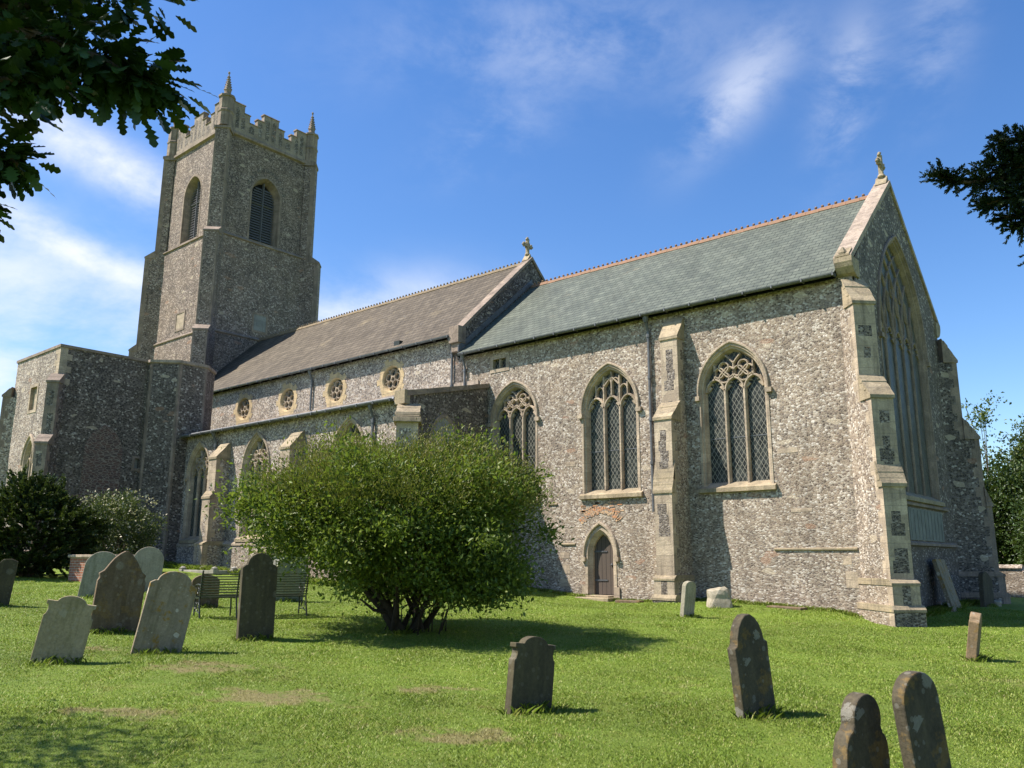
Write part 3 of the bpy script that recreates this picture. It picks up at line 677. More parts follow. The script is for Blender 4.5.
# ---- chancel
CW, RY = 8.7, 4.35
fs = SOUTH(0, 0)
h2, _ = window(SOUTH(-8.26, 0), 1.15, 3.20, 6.12, 7.66, 'perp', label='three-light window of tall narrow upper panels above the small door')
h3, _ = window(SOUTH(-3.79, 0), 1.14, 3.20, 6.20, 7.66, 'retic', label='three-light window with quatrefoil tracery beside the corner buttress')
h1, _ = window(SOUTH(-12.5, 0), 1.12, 3.20, 6.25, 7.60, 'retic', label='three-light window half hidden by the round shrub')
door_o = outline(0.62, -0.02, 1.30, 2.22, 10)
small_o = [(-13.71, 8.10), (-13.71, 8.76), (-12.75, 8.76), (-12.75, 8.10)]
sw = MB()
wall(sw, fs, [(-15.2, -1.2), (0, -1.2), (0, 9.22), (-15.2, 9.22)], [shift(h2, -8.26), shift(h3, -3.79), shift(h1, -12.5), shift(door_o, -8.72), small_o], 0, 0.34)
sw.build('chancel_wall', 'flint_chancel', church, normals=False)
# small square two-light window high up
f = SOUTH(-13.23, 0); mb = MB()
loft(mb, f, [([(-.48, 8.10), (-.48, 8.76), (.48, 8.76), (.48, 8.10)], -0.2), ([(-.48, 8.10), (-.48, 8.76), (.48, 8.76), (.48, 8.10)], 0.02), ([(-.33, 8.24), (-.33, 8.62), (.33, 8.62), (.33, 8.24)], 0.025), ([(-.33, 8.24), (-.33, 8.62), (.33, 8.62), (.33, 8.24)], -0.16)], True)
bar(mb, f, [(0, 8.27), (0, 8.59)], 0.08, -0.16, 0.0); w_ = mb.build('window', 'limestone', church); w_['label'] = 'tiny square two-light window under the slate eaves'
g = MB(); fill(g, f, [(-.36, 8.2), (-.36, 8.66), (.36, 8.66), (.36, 8.2)], -0.14); g.build('glass', 'leaded_glass', w_)
# priest's door
f = SOUTH(-8.72, 0); mb = MB()
o_ = lambda k: outline(0.62 - k, -0.02, 1.30, 2.22 - k * 1.3, 10)
loft(mb, f, [(o_(0), -0.3), (o_(0), 0.02), (o_(0.10), 0.02), (o_(0.13), -0.03), (o_(0.22), -0.13), (o_(0.22), -0.3)]); dw = mb.build('doorway', 'limestone', church)
h = MB(); hl = arch(0.66, 1.30, 2.30, 10); bar(h, f, [(-0.66, 1.16)] + hl + [(0.66, 1.16)], 0.10, 0.0, 0.085, front=0.5)
for sg in (-1, 1): h.prism([f(sg * .66 - .08, 1.06, 0), f(sg * .66 + .08, 1.06, 0), f(sg * .66 + .09, 1.2, 0), f(sg * .66 - .09, 1.2, 0)], f.n * 0.11)
h.build('hood_mould', 'limestone', dw)
for sg in (-1, 1): b = MB(); b.prism([f(sg * .62 - .11, -0.5, 0.0), f(sg * .62 + .11, -0.5, 0.0), f(sg * .62 + .11, 0.25, 0.0), f(sg * .62 - .11, 0.25, 0.0)], f.n * 0.05); b.build('jamb_block', 'limestone', dw)
d_ = MB(); fill(d_, f, outline(0.42, 0.0, 1.30, 1.95, 10), -0.22); dr = d_.build('door', 'weathered_oak', dw)
for zz in (0.45, 1.38): hg = MB(); hg.prism([f(-.40, zz - .03, -.218), f(0.12, zz - .02, -.218), f(0.12, zz + .02, -.218), f(-.40, zz + .03, -.218)], f.n * 0.02); hg.build('hinge', 'cast_iron', dr)
hg = MB(); hg.lathe(f(0.30, 0.95, -0.2), [(0.04, -0.03), (0.05, 0), (0.02, 0.05)], 8); hg.build('handle', 'cast_iron', dr)
st = MB(); st.box(-9.35, -8.05, -0.62, 0.0, -0.62, -0.075); st.box(-9.15, -8.25, -0.32, 0.1, -0.3, -0.022); st.build('door_step', 'weathering_stone', church, bevel=0.02)
ob = MB()   # reddish relieving arch above the door
rngb = random.Random(4)
for i in range(24):
    t = -0.95 + 1.9 * i / 23; uu = t * 0.82; zz = 2.30 + 0.42 * math.cos(t * 1.4) + rngb.uniform(-0.04, 0.04)
    a = -t * 0.9 + math.pi / 2 + rngb.uniform(-.2, .2); du, dz = math.cos(a) * 0.11, math.sin(a) * 0.11; pu, pz = -dz * 0.3, du * 0.3
    ob.prism([f(uu - du - pu, zz - dz - pz, -0.02), f(uu + du - pu, zz + dz - pz, -0.02), f(uu + du + pu, zz + dz + pz, -0.02), f(uu - du + pu, zz - dz + pz, -0.02)], f.n * 0.034)
for i in range(26):
    uu, zz = rngb.uniform(-0.75, 0.85), rngb.uniform(2.62, 2.98)
    ob.prism([f(uu - .1, zz - .03, -0.02), f(uu + .1, zz - .03, -0.02), f(uu + .1, zz + .03, -0.02), f(uu - .1, zz + .03, -0.02)], f.n * 0.031)
ob.build('relieving_arch', 'patch_brick', church)
# scattered stubs of an old string course
for (x0, x1, z) in ((-2.75, -0.45, 1.42), (-10.35, -9.75, 1.62), (-10.9, -10.5, 3.0)):
    mb = MB(); f0 = SOUTH(0, 0); mb.prism([f0(x0, z + .04, 0.0), f0(x0, z + .02, 0.045), f0(x0, z - .02, 0.04), f0(x0, z - .04, 0.0)], (x1 - x0, 0, 0)); mb.build('string_course', 'weathering_stone', church)
for (x, z, w, hh) in ((-0.66, 0.62, .16, .42), (-0.75, 1.12, .12, .22), (-10.2, 1.25, .2, .2), (-10.15, 0.8, .16, .3), (-10.2, .35, .2, .25), (-9.9, 4.35, .2, .16), (-1.9, 2.5, .3, .10), (-2.2, 4.2, .3, .14)):
    mb = MB(); f0 = SOUTH(x, 0); mb.prism([f0(-w, z - hh / 2, -0.05), f0(w, z - hh / 2, -0.05), f0(w, z + hh / 2, -0.05), f0(-w, z + hh / 2, -0.05)], f0.n * 0.057); mb.build('patching_stone', 'limestone', church)

# east gable wall
fe = EAST(0.05, 0)
hE, _ = window(EAST(0.05, RY), 2.46, 2.95, 7.8, 11.45, 'inter', lights=5, sill=True, hood=True, depth=0.22, mull=0.10, label='tall five-light east window in the gable', ring=0.21, stone='tower_stone')
ew = MB(); wall(ew, fe, [(-0.0, -1.2), (CW, -1.2), (CW, 9.42), (RY, 13.36), (-0.0, 9.42)], [shift(hE, RY)], 0, 0.42)
ew.build('gable_wall', 'flint_shade', church, normals=False)
nw = MB(); nw.quad((-37, CW, -1), (0.05, CW, -1), (0.05, CW, 9.3), (-37, CW, 9.3)); nw.build('rear_wall', 'flint_nave', church)
def coping(x0, x1, ya, za, yr, zr, yb, th=0.2, mat='coping_stone'):
    mb = MB()
    for a in (ya, yb):
        nseg = 7
        for i in range(nseg):
            f0, f1 = i / nseg, (i + 1) / nseg
            p0 = Vector((x0, a + (yr - a) * f0, za + (zr - za) * f0)); p1 = Vector((x0, a + (yr - a) * f1, za + (zr - za) * f1))
            e = 0.004 * (1 if i % 2 else -1) + 0.0
            mb.prism([p0 + Vector((0, 0, e)), p1 + Vector((0, 0, e)), p1 - Vector((0, 0, th)), p0 - Vector((0, 0, th))], (x1 - x0, 0, 0))
    return mb.build('gable_coping', mat, church)
coping(-0.40, 0.10, -0.28, 9.52, RY, 13.46, CW + .28)
for (ya, yb, sg) in ((-0.30, 0.05, 1), (CW + 0.30, CW - 0.05, -1)):
    mb = MB(); mb.prism([(-0.38, ya, 9.48), (-0.38, yb + sg * 0.25, 9.48), (-0.38, yb + sg * .25, 8.95), (-0.38, yb, 8.95), (-0.38, ya + sg * 0.18, 9.04), (-0.38, ya + sg * 0.05, 9.2), (-0.38, ya, 9.34)], (0.492, 0, 0))
    mb.prism([(-0.35, ya, 9.55), (-0.35, ya + sg * .3, 9.82), (-0.35, ya + sg * .3, 9.5), (-0.35, ya, 9.5)], (0.4, 0, 0))
    mb.lathe((-0.15, ya + sg * 0.12, 9.52), [(0.12, 0), (0.14, 0.1), (0.08, 0.2), (0.03, 0.28)], 6)
    mb.build('kneeler', 'weathering_stone', church)
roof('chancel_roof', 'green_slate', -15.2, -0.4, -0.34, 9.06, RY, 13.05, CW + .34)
ridge_tiles('terracotta', -15.15, -0.42, RY, 13.06)
gutter(-15.1, -0.38, -0.36, 9.05)
downpipe(-6.62, 0, 8.95, 2.6); downpipe(-15.0, 0, 9.0, 6.9)
def cross(x, y, z, s, mat='weathering_stone'):
    mb = MB(); mb.prism([(x - .28 * s, y - .34 * s, z - .2), (x - .28 * s, y, z + .22 * s), (x - .28 * s, y + .34 * s, z - .2)], (.56 * s, 0, 0))
    mb.box(x - .1 * s, x + .1 * s, y - .11 * s, y + .11 * s, z + .1 * s, z + 1.35 * s)
    mb.box(x - .09 * s, x + .09 * s, y - .42 * s, y + .42 * s, z + .80 * s, z + 1.0 * s)
    mb.lathe((x, y, z + .18 * s), [(.2 * s, 0), (.2 * s, .08 * s), (.13 * s, .16 * s)], 8)
    for (dy, dz) in ((-.42, .9), (.42, .9), (0, 1.38)):
        for (ey, ez) in ((-.1, 0), (.1, 0), (0, .12), (0, -.1)): mb.lathe((x, y + (dy + ey) * s, z + (dz + ez) * s - .07 * s), [(.05 * s, 0), (.10 * s, .05 * s), (.10 * s, .1 * s), (.05 * s, .15 * s)], 6)
    for (ey, ez) in ((-.2, .72), (.2, .72), (-.2, 1.08), (.2, 1.08)): mb.lathe((x, y + ey * s, z + ez * s - .07 * s), [(.04 * s, 0), (.09 * s, .07 * s), (.04 * s, .15 * s)], 6)
    return mb.build('gable_cross', mat, church, bevel=0.012)
cross(-0.15, RY, 13.5, 0.66); cross(-15.45, RY, 14.5, 0.62)
ST = [(0.48, 8.06, 8.86), (1.0, 5.34, 6.02), (1.19, 3.02, 3.5)]
buttress((0, 0), (1, -1), 0.30, ST, [(1.35, 0.68, 0.07), (1.42, 0.05, 0.12)], back=.62)
buttress((0, CW), (1, 1), 0.30, ST, [(1.35, 0.78, 0.07), (1.42, 0.1, 0.12)], mats=('tower_stone', 'flint_shade', 'tower_stone', 'flint_knapped'), back=.62)
buttress((-5.67, 0), (0, -1), 0.30, [(0.45, 8.06, 8.82), (0.98, 5.40, 5.98), (1.1, 3.15, 3.74)], [(1.22, 0.68, 0.06), (1.28, 0.12, 0.10)])
# grey boarded panel and strings under the east window
mb = MB(); mb.prism([fe(3.0, 1.72, 0.003), fe(6.72, 1.72, 0.003), fe(6.72, 2.66, 0.003), fe(3.0, 2.66, 0.003)], (0.03, 0, 0))
for i in range(10): mb.prism([fe(3.15 + i * .37, 1.76, .032), fe(3.2 + i * .37, 1.76, .032), fe(3.2 + i * .37, 2.62, .032), fe(3.15 + i * .37, 2.62, .032)], (0.012, 0, 0))
mb.build('panel', 'panel_board', church)
for (u0, u1, z) in ((0.9, 8.2, 1.62), (1.2, 7.4, 2.78)): mb = MB(); mb.prism([fe(u0, z + .08, 0), fe(u0, z + .02, .09), fe(u0, z - .05, .09), fe(u0, z - .08, 0)], (0, u1 - u0, 0)); mb.build('string_course', 'tower_stone', church)

# ---- nave
XN, XT = -15.2, -37.0
fn = SOUTH(0, 0.0)
rounds = (-30.95, -27.08, -23.31, -19.45)
nv = MB(); wall(nv, fn, [(XT, 5.5), (XN - 0.0, 5.5), (XN, 9.98), (XT, 9.98)], [circle(0.78, x, 8.70) for x in rounds], 0, 0.3)
nv.build('clerestory_wall', 'flint_nave', church, normals=False)
def round_window(fr, z, r):
    mb = MB(); R = r + 0.24
    loft(mb, fr, [(circle(R, 0, z), -0.3), (circle(R, 0, z), 0.014), (circle(r + .04, 0, z), 0.014), (circle(r, 0, z), -0.03), (circle(r - 0.06, 0, z), -0.2), (circle(r - .06, 0, z), -0.3)], True)
    for k in range(10):    # radiating stones of the surround
        a = 2 * math.pi * k / 10 + .1; 
        if k % 2 == 0 or True:
            ra, rb = R - .03, R + (.16 if k % 2 else .05); wd = .15
            p = [(math.cos(a - wd) * ra, math.sin(a - wd) * ra), (math.cos(a - wd) * rb, math.sin(a - wd) * rb), (math.cos(a + wd) * rb, math.sin(a + wd) * rb), (math.cos(a + wd) * ra, math.sin(a + wd) * ra)]
            mb.prism([fr(u, z + q, -0.05) for u, q in p], fr.n * 0.062)
    mb.prism([fr(u, z + q, -0.05) for u, q in ((-.62, -.42), (-.55, -.98), (.55, -.98), (.62, -.42), (.45, -.66), (0, -.8), (-.45, -.66))], fr.n * 0.060)
    w = mb.build('round_window', 'ochre_stone', church)
    t = MB(); d0, d1 = -.2, -.08
    for k in range(5):
        a = 2 * math.pi * k / 5 + math.pi / 2; cu, cz = math.cos(a) * r * .52, math.sin(a) * r * .52
        bar(t, fr, circle(r * .30, cu, z + cz, 14), 0.05, d0, d1, closed=True)
        a2 = a + math.pi / 5; bar(t, fr, [(math.cos(a2) * r * .2, z + math.sin(a2) * r * .2), (math.cos(a2) * r * .95, z + math.sin(a2) * r * .95)], 0.05, d0, d1)
    bar(t, fr, circle(r * .2, 0, z, 12), 0.045, d0, d1, closed=True); t.build('tracery', 'limestone', w)
    g = MB(); fill(g, fr, circle(r + .02, 0, z, 24), -0.19); g.build('glass', 'leaded_glass', w)
for x in rounds: round_window(SOUTH(x, 0), 8.70, 0.54)
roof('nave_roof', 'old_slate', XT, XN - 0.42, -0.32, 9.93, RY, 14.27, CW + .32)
ridge_tiles('mossy_ridge', XT, XN - 0.45, RY, 14.28, 0.23, 0.05)
gutter(XT + 0.3, XN - 0.42, -0.34, 9.90)
ng = MB(); wall(ng, EAST(XN, 0), [(-0.02, 5), (CW + .02, 5), (CW + .02, 10.2), (RY, 14.25), (-0.02, 10.2)]); ng.quad((XN - .45, -0.02, 5), (XN, -0.02, 5), (XN, -0.02, 10.0), (XN - .45, -0.02, 10.0))
ng.build('gable_wall', 'flint_shade', church, normals=False)
coping(XN - 0.45, XN + 0.05, -0.16, 10.18, RY, 14.47, CW + .16, 0.16, 'tower_stone')
mb = MB(); mb.box(XN - .47, XN + .06, -0.34, 0.10, 9.55, 10.25); mb.box(XN - .42, XN + .02, -0.24, 0.1, 9.2, 9.55); mb.build('kneeler', 'tower_stone', church, bevel=0.02)
fl = MB(); fl.prism([(XN + .004, -.3, 9.14), (XN + .004, RY, 13.15), (XN + .004, RY, 13.40), (XN + .004, -.3, 9.40)], (0.03, 0, 0)); fl.build('flashing', 'lead_pipe', church)
downpipe(-15.72, 0, 9.85, 7.4); downpipe(-25.05, 0, 9.85, 7.95)
vt = MB(); vt.box(-19.2, -18.85, -0.15, 0.15, 10.05, 10.28); vt.build('roof_vent', 'black_paint', church)

# ---- south aisle
YA, XE, XW = -4.05, -13.8, -29.3
fa = SOUTH(0, YA)
aw = []
for x, kd, lb in ((-27.55, 'retic', 'aisle window beside the stair turret'), (-23.0, 'retic', 'aisle window between two stepped buttresses'), (-17.0, 'retic', 'aisle window whose head rises above the shrub')):
    h_, _ = window(SOUTH(x, YA), 0.98, 1.85, 4.75, 6.20, kd, label=lb, mull=0.11); aw.append(shift(h_, x))
mb = MB(); wall(mb, fa, [(XW, -1), (XE, -1), (XE, 6.62), (XW, 6.62)], aw, 0, 0.34)
mb.build('aisle_wall', 'flint_nave', church, normals=False)
mb = MB(); fae = EAST(XE, YA); wall(mb, fae, [(0, -1), (4.05, -1), (4.05, 7.60), (0, 6.66)]); mb.quad((XE - .5, YA, 6.6), (XE - .5, 0, 7.5), (XE, 0, 7.5), (XE, YA, 6.6))
mb.build('aisle_end_wall', 'flint_shade', church, normals=False)
mb = MB(); mb.prism([(XE - .5, YA - .14, 6.60), (XE - .5, 0, 7.56), (XE - .5, 0, 7.72), (XE - .5, YA - .14, 6.80)], (0.56, 0, 0)); mb.build('wall_coping', 'tower_stone', church)
mb = MB(); mb.box(XE - .5, XE + .05, YA - .26, YA, 6.32, 6.83); mb.box(XE - .46, XE + .02, YA - .16, YA, 6.05, 6.32); mb.build('kneeler', 'weathering_stone', church, bevel=.02)
mb = MB(); uv = [(XW, 0), (XE, 0), (XE, 4.3), (XW, 4.3)]; mb.quad((XW, YA - .28, 6.62), (XE - .5, YA - .28, 6.62), (XE - .5, 0, 7.78), (XW, 0, 7.78), 0, uv); mb.quad((XW, YA - .28, 6.55), (XE - .5, YA - .28, 6.55), (XE - .5, YA - .28, 6.62), (XW, YA - .28, 6.62), 0, uv); mb.quad((XW, YA - .28, 6.55), (XE - .5, YA - .28, 6.55), (XE - .5, YA, 6.58), (XW, YA, 6.58), 0, uv)
mb.build('aisle_roof', 'lead_sheet', church)
fl = MB(); fl.box(XW - 2, XE - .5, -0.02, -0.05 + .0, 7.76, 7.95); fl.build('flashing', 'coping_stone', church)
gutter(XW + 0.2, XE - .5, YA - .30, 6.56, 0.085)
downpipe(-26.15, YA, 6.5, 1.9); downpipe(-15.6, YA, 6.5, 1.9)
AST = [(0.62, 5.30, 6.05), (0.78, 3.62, 3.86)]
MN = ('limestone', 'flint_nave', 'weathering_stone', 'flint_nave')
buttress((-25.35, YA), (0, -1), 0.31, AST, [(0.98, 1.80, 0.03), (1.0, .2, .03)], mats=MN)
buttress((-20.1, YA), (0, -1), 0.31, AST, [(0.98, 1.80, 0.03), (1.0, .2, .03)], mats=MN)
buttress((XE, YA), (1, -1), 0.36, [(0.95, 5.75, 6.35), (1.1, 3.4, 3.8)], [(1.25, 1.4, 0.04)], mats=MN)
cb = MB(); q = Vector((XE, YA, 0)); dd = Vector((.7071, -.7071, 0)); tt = Vector((.7071, .7071, 0))
for (a, b, z0, z1, hw) in ((0.1, 1.08, 5.55, 5.72, .46), (0.15, 0.95, 5.80, 5.92, .42)): cb.prism([q + dd * a - tt * hw + Vector((0, 0, z0)), q + dd * b - tt * hw + Vector((0, 0, z0)), q + dd * (b - .04) - tt * hw + Vector((0, 0, z1)), q + dd * a - tt * hw + Vector((0, 0, z1))], tt * 2 * hw)
cb.build('buttress_cap', 'weathering_stone', church, bevel=.02)
mb = MB(); mb.prism([fa(XW, 1.80, 0), fa(XW, 1.70, .1), fa(XW, 1.62, .1), fa(XW, 1.62, 0)], (XE - XW, 0, 0)); mb.prism([fa(XW, 1.62, 0), fa(XW, 1.62, 0.07), fa(XW, -.5, .07), fa(XW, -.5, 0)], (XE - XW, 0, 0), 1); mb.build('plinth', ['limestone', 'flint_nave'], church)
# blocked window in the aisle's end wall
fb = EAST(XE, -2.35); mb = MB(); bo = lambda k: outline(.72 - k, 3.2, 5.25, 6.24 - k * 1.2, 10)
loft(mb, fb, [(bo(0), 0.0), (bo(0), .03), (bo(.12), .03), (bo(.14), .004)]); bw_ = mb.build('blocked_window', 'tower_stone', church)
g = MB(); fill(g, fb, bo(.13), 0.008); g.build('infill', 'blocked_infill', bw_)

# ---- west tower
TX, TY = -40.32, 4.22
stg = [(-1.0, 14.3, 6.86), (14.3, 20.45, 6.74), (20.45, 27.25, 6.50)]
tw = MB()
for i, (z0, z1, s) in enumerate(stg[:2]):
    h = s / 2
    for fr in (SOUTH(TX, TY - h), EAST(TX + h, TY), Frame((TX, TY + h, 0), (-1, 0, 0), (0, 1, 0)), Frame((TX - h, TY, 0), (0, -1, 0), (-1, 0, 0))):
        wall(tw, fr, [(-h, z0), (h, z0), (h, z1), (-h, z1)])
h = stg[2][2] / 2
bel = outline(1.15, 20.62, 23.75, 25.15, 12)
frs = [SOUTH(TX, TY - h), EAST(TX + h, TY), Frame((TX, TY + h, 0), (-1, 0, 0), (0, 1, 0)), Frame((TX - h, TY, 0), (0, -1, 0), (-1, 0, 0))]
for fr in frs: wall(tw, fr, [(-h, 20.45), (h, 20.45), (h, 27.25), (-h, 27.25)], [bel], 0, 0.75)
tower = tw.build('tower', 'flint_tower', church, normals=False)
def string(z, s, pj, th, par, name='string_course', slope=0.15):
    mb = MB(); h = s / 2
    pr = [(h - .02, z + slope), (h + pj, z), (h + pj, z - th), (h - .02, z - th - .08)]
    n = len(pr); pts = []
    for (r, zz) in pr: pts += [(TX - r, TY - r, zz), (TX + r, TY - r, zz), (TX + r, TY + r, zz), (TX - r, TY + r, zz)]
    mb.add(pts, [(i * 4 + k, i * 4 + (k + 1) % 4, (i + 1) * 4 + (k + 1) % 4, (i + 1) * 4 + k) for i in range(n - 1) for k in range(4)]); return mb.build(name, 'tower_stone', par)
string(14.3, 6.74, .13, .06, tower, slope=.12); string(20.45, 6.50, .20, .06, tower, slope=.18); string(27.25, 6.5, .16, .14, tower, slope=.16)
for fr in frs:   # louvred belfry openings
    mb = MB(); o_ = lambda k, zz=20.62: outline(1.15 - k, zz, 23.75, 25.15 - k * 1.1, 12)
    loft(mb, fr, [(o_(0), -.5), (o_(0), .02), (o_(.12), .02), (o_(.14), -.05), (o_(.32), -.5), (o_(.32), -.6)]); bo_ = mb.build('belfry_opening', 'tower_stone', tower)
    s = MB(); s.prism([fr(-1.2, 20.75, -.5), fr(-1.2, 20.6, .1), fr(-1.2, 20.5, .1), fr(-1.2, 20.45, 0)], fr.u * 2.4); s.build('sill', 'tower_stone', bo_)
    lv = MB(); z = 20.7; ar = arch(.83, 23.75, 24.80, 20)
    while z < 24.6:
        wd = .83 if z < 23.75 else max([abs(u) for u, q in ar if q >= z] + [0.05])
        lv.prism([fr(-wd, z, -.46), fr(-wd, z - .15, -.34), fr(-wd, z - .17, -.35), fr(-wd, z - .02, -.48)], fr.u * 2 * wd); z += .17
    lv.build('louvre', 'louvre_slate', bo_)
    m = MB(); bar(m, fr, [(0, 20.6), (0, 24.78)], .09, -.46, -.30); bar(m, fr, [(-.8, 23.3), (.8, 23.3)], .07, -.46, -.31); m.build('mullion', 'louvre_slate', bo_)
    bk = MB(); fill(bk, fr, o_(.3), -.58); bk.build('shade_sheet', 'void_dark', bo_)  # near-black sheet, painted in place of the unlit space behind the louvres
# ring of dark flints round the east belfry head
fr = frs[1]
for i in range(11):
    t = -1.0 + 2.0 * i / 10; uu = math.sin(t * 1.15) * 1.42; zz = 23.5 + math.cos(t * 1.15) * 2.05
    mb = MB(); mb.prism([fr(uu - .13, zz - .11, -.02), fr(uu + .13, zz - .11, -.02), fr(uu + .13, zz + .11, -.02), fr(uu - .13, zz + .11, -.02)], fr.n * .03); mb.build('voussoir', 'flint_knapped', tower)
# diagonal buttresses, all four corners
def tower_buttress(sx, sy):
    s = stg[0][2] / 2; c = Vector((TX + sx * s, TY + sy * s, 0)); d = Vector((sx, sy, 0)) * .70711; t = Vector((-d.y, d.x, 0)); hw = .42
    mb = MB()
    def P(a, q, z): return c + d * q + t * a + Vector((0, 0, z))
    for (p, z0, z1, prev, wt) in ((1.10, -1, 13.95, .70, .45), (.70, 13.95, 20.15, .12, .5), (.12, 20.15, 27.15, -.2, .1)):
        w = 0.33
        for (a, b, m) in ((-hw, -w, 0), (-w, w, 1), (w, hw, 0)): mb.quad(P(a, p, z0), P(b, p, z0), P(b, p, z1), P(a, p, z1), m)
        for sg in (-1, 1):
            mb.quad(P(sg * hw, -.6, z0), P(sg * hw, p - .3, z0), P(sg * hw, p - .3, z1), P(sg * hw, -.6, z1), 1); mb.quad(P(sg * hw, p - .3, z0), P(sg * hw, p, z0), P(sg * hw, p, z1), P(sg * hw, p - .3, z1), 0)
        if wt > .2:
            e = .03; mb.prism([P(-hw - e, prev - .1, z1 + wt), P(-hw - e, p + e, z1 + .02), P(-hw - e, p + e, z1 - .08), P(-hw - e, prev - .1, z1 - .08)], t * 2 * (hw + e), 2)
    mb.build('buttress', ['tower_stone', 'flint_tower', 'tower_stone'], tower, normals=False)
    # canted string and the corner turret of the parapet
    s2 = stg[2][2] / 2; c2 = Vector((TX + sx * s2, TY + sy * s2, 0))
    k = MB()
    def Q(a, q, z): return c2 + d * q + t * a + Vector((0, 0, z))
    k.prism([Q(-.5, -.5, 27.42), Q(-.5, .42, 27.22), Q(-.5, .42, 27.06), Q(-.5, .28, 26.98), Q(-.5, -.5, 26.98)], t * 1.0)
    k.lathe(Q(0, -.10, 0), [(.46, 27.35), (.46, 28.25), (.50, 28.3), (.50, 28.4), (.45, 28.46), (.45, 29.27), (.52, 29.3), (.52, 29.42), (.3, 29.5)], 8, rot=math.pi / 8); k.build('corner_turret', 'tower_stone', tower)
    pn = MB(); b = Q(0, -.10, 29.45); pn.lathe(b, [(.27, 0), (.27, .12), (.22, .18), (.21, .35), (.24, .4), (.10, 1.05), (.03, 1.55), (.07, 1.6), (.07, 1.68), (.015, 1.75)], 8)
    for i in range(6):
        zz = .48 + i * .17; r = .23 - .165 * (zz - .4) / .9
        for j in range(4):
            a = j * math.pi / 2 + math.pi / 4; pn.lathe((b[0] + math.cos(a) * r, b[1] + math.sin(a) * r, b[2] + zz - .04), [(.03, 0), (.055, .04), (.055, .07), (.015, .11)], 5)
    pn.build('pinnacle', 'tower_stone', tower)
for sx, sy in ((1, -1), (1, 1), (-1, -1), (-1, 1)): tower_buttress(sx, sy)
# stepped battlements
pa = MB(); pans = []; cops = []
half = stg[2][2] / 2; full, step, cren = 29.28, 28.75, 28.25
segs = [(-half, -1.95, full), (-1.95, -1.55, step), (-1.55, -1.0, cren), (-1.0, -.55, step), (-.55, .55, full), (.55, 1.0, step), (1.0, 1.55, cren), (1.55, 1.95, step), (1.95, half, full)]
for fr in frs:
    for (a, b, z) in segs:
        pa.prism([fr(a, 27.3, -.30), fr(b, 27.3, -.30), fr(b, z, -.30), fr(a, z, -.30)], fr.n * .335)
        cop = MB(); cops.append(cop); cop.prism([fr(a - .05, z + .0, .09), fr(a - .05, z + .09, .02), fr(a - .05, z + .09, -.28), fr(a - .05, z, -.36)], fr.u * (b - a + .1))
    for (a, b, z0, z1) in ((-2.55, -2.3, 27.6, 28.9), (-2.15, -1.9, 27.6, 28.5), (-1.6, -1.2, 27.6, 28.0), (-.9, -.65, 27.6, 28.5), (-.4, -.13, 27.6, 28.95), (.1, .37, 27.6, 28.95), (.62, .87, 27.6, 28.5), (1.15, 1.5, 27.6, 28.0), (1.85, 2.1, 27.6, 28.5), (2.25, 2.5, 27.6, 28.9)):
        pan = MB(); pans.append(pan); pan.prism([fr(a, z0, 0.03), fr(b, z0, 0.03), fr(b, z1, 0.03), fr((a + b) / 2, z1 + .12, .03), fr(a, z1, 0.03)], fr.n * .0085)
pp = pa.build('parapet', 'parapet_stone', tower); 
for pan in pans[:20] + pans[20:]: pan.build('flushwork_panel', 'flint_knapped', pp)
for cop in cops: cop.build('coping', 'tower_stone', pp)
rt = MB(); rt.quad((TX - 3, TY - 3, 27.5), (TX + 3, TY - 3, 27.5), (TX + 3, TY + 3, 27.5), (TX - 3, TY + 3, 27.5), 0, [(0, 0), (6, 0), (6, 6), (0, 6)]); rt.build('tower_roof', 'lead_sheet', tower)
# sound hole niche (south face) and small blocked opening (east face)
def niche(fr, u, z0, z1, w, par):
    mb = MB(); o = [(u - w, z0), (u - w, z1), (u + w, z1), (u + w, z0)]; i_ = [(u - w + .12, z0 + .12), (u - w + .12, z1 - .12), (u + w - .12, z1 - .12), (u + w - .12, z0 + .12)]
    loft(mb, fr, [(o, -.02), (o, .03), (i_, .03), (i_, -.01)], True); n = mb.build('niche', 'tower_stone', par); g = MB(); fill(g, fr, i_, .006); g.build('infill', 'limestone' if par is tower and fr.n.y < -.5 else 'blocked_infill', n)
s1 = stg[1][2] / 2
niche(SOUTH(TX, TY - s1), .1, 14.72, 15.95, .58, tower); niche(EAST(TX + s1, TY), .1, 14.75, 16.0, .55, tower)

# ---- south porch with stair turret
PX0, PX1, PY0 = -34.9, -30.0, -9.48
pw = MB()
fps, fpe = SOUTH(0, PY0), EAST(PX1, 0)
pwin = shift(outline(.62, 3.2, 5.2, 6.25, 8), -32.15); psm = [(-32.95, 7.35), (-32.95, 8.65), (-31.95, 8.65), (-31.95, 7.35)]
wall(pw, fps, [(PX0, -1), (PX1, -1), (PX1, 10.0), (PX0, 10.0)], [pwin, psm], 0, .3)
psw = [(-5.95, 4.95), (-5.95, 5.6), (-5.4, 5.6), (-5.4, 4.95)]
wall(pw, fpe, [(PY0, -1), (-4, -1), (-4, 10.0), (PY0, 10.0)], [psw], 1, .3)
pw.quad((PX0, PY0, -1), (PX0, -4, -1), (PX0, -4, 10), (PX0, PY0, 10), 0); pw.quad((PX0, -4, -1), (PX1, -4, -1), (PX1, -4, 10), (PX0, -4, 10), 0)
pw.quad((PX0, PY0, 9.7), (PX1, PY0, 9.7), (PX1, -4, 9.7), (PX0, -4, 9.7), 0)
porch = pw.build('porch', ['flint_nave', 'flint_shade'], church, normals=False)
mb = MB()
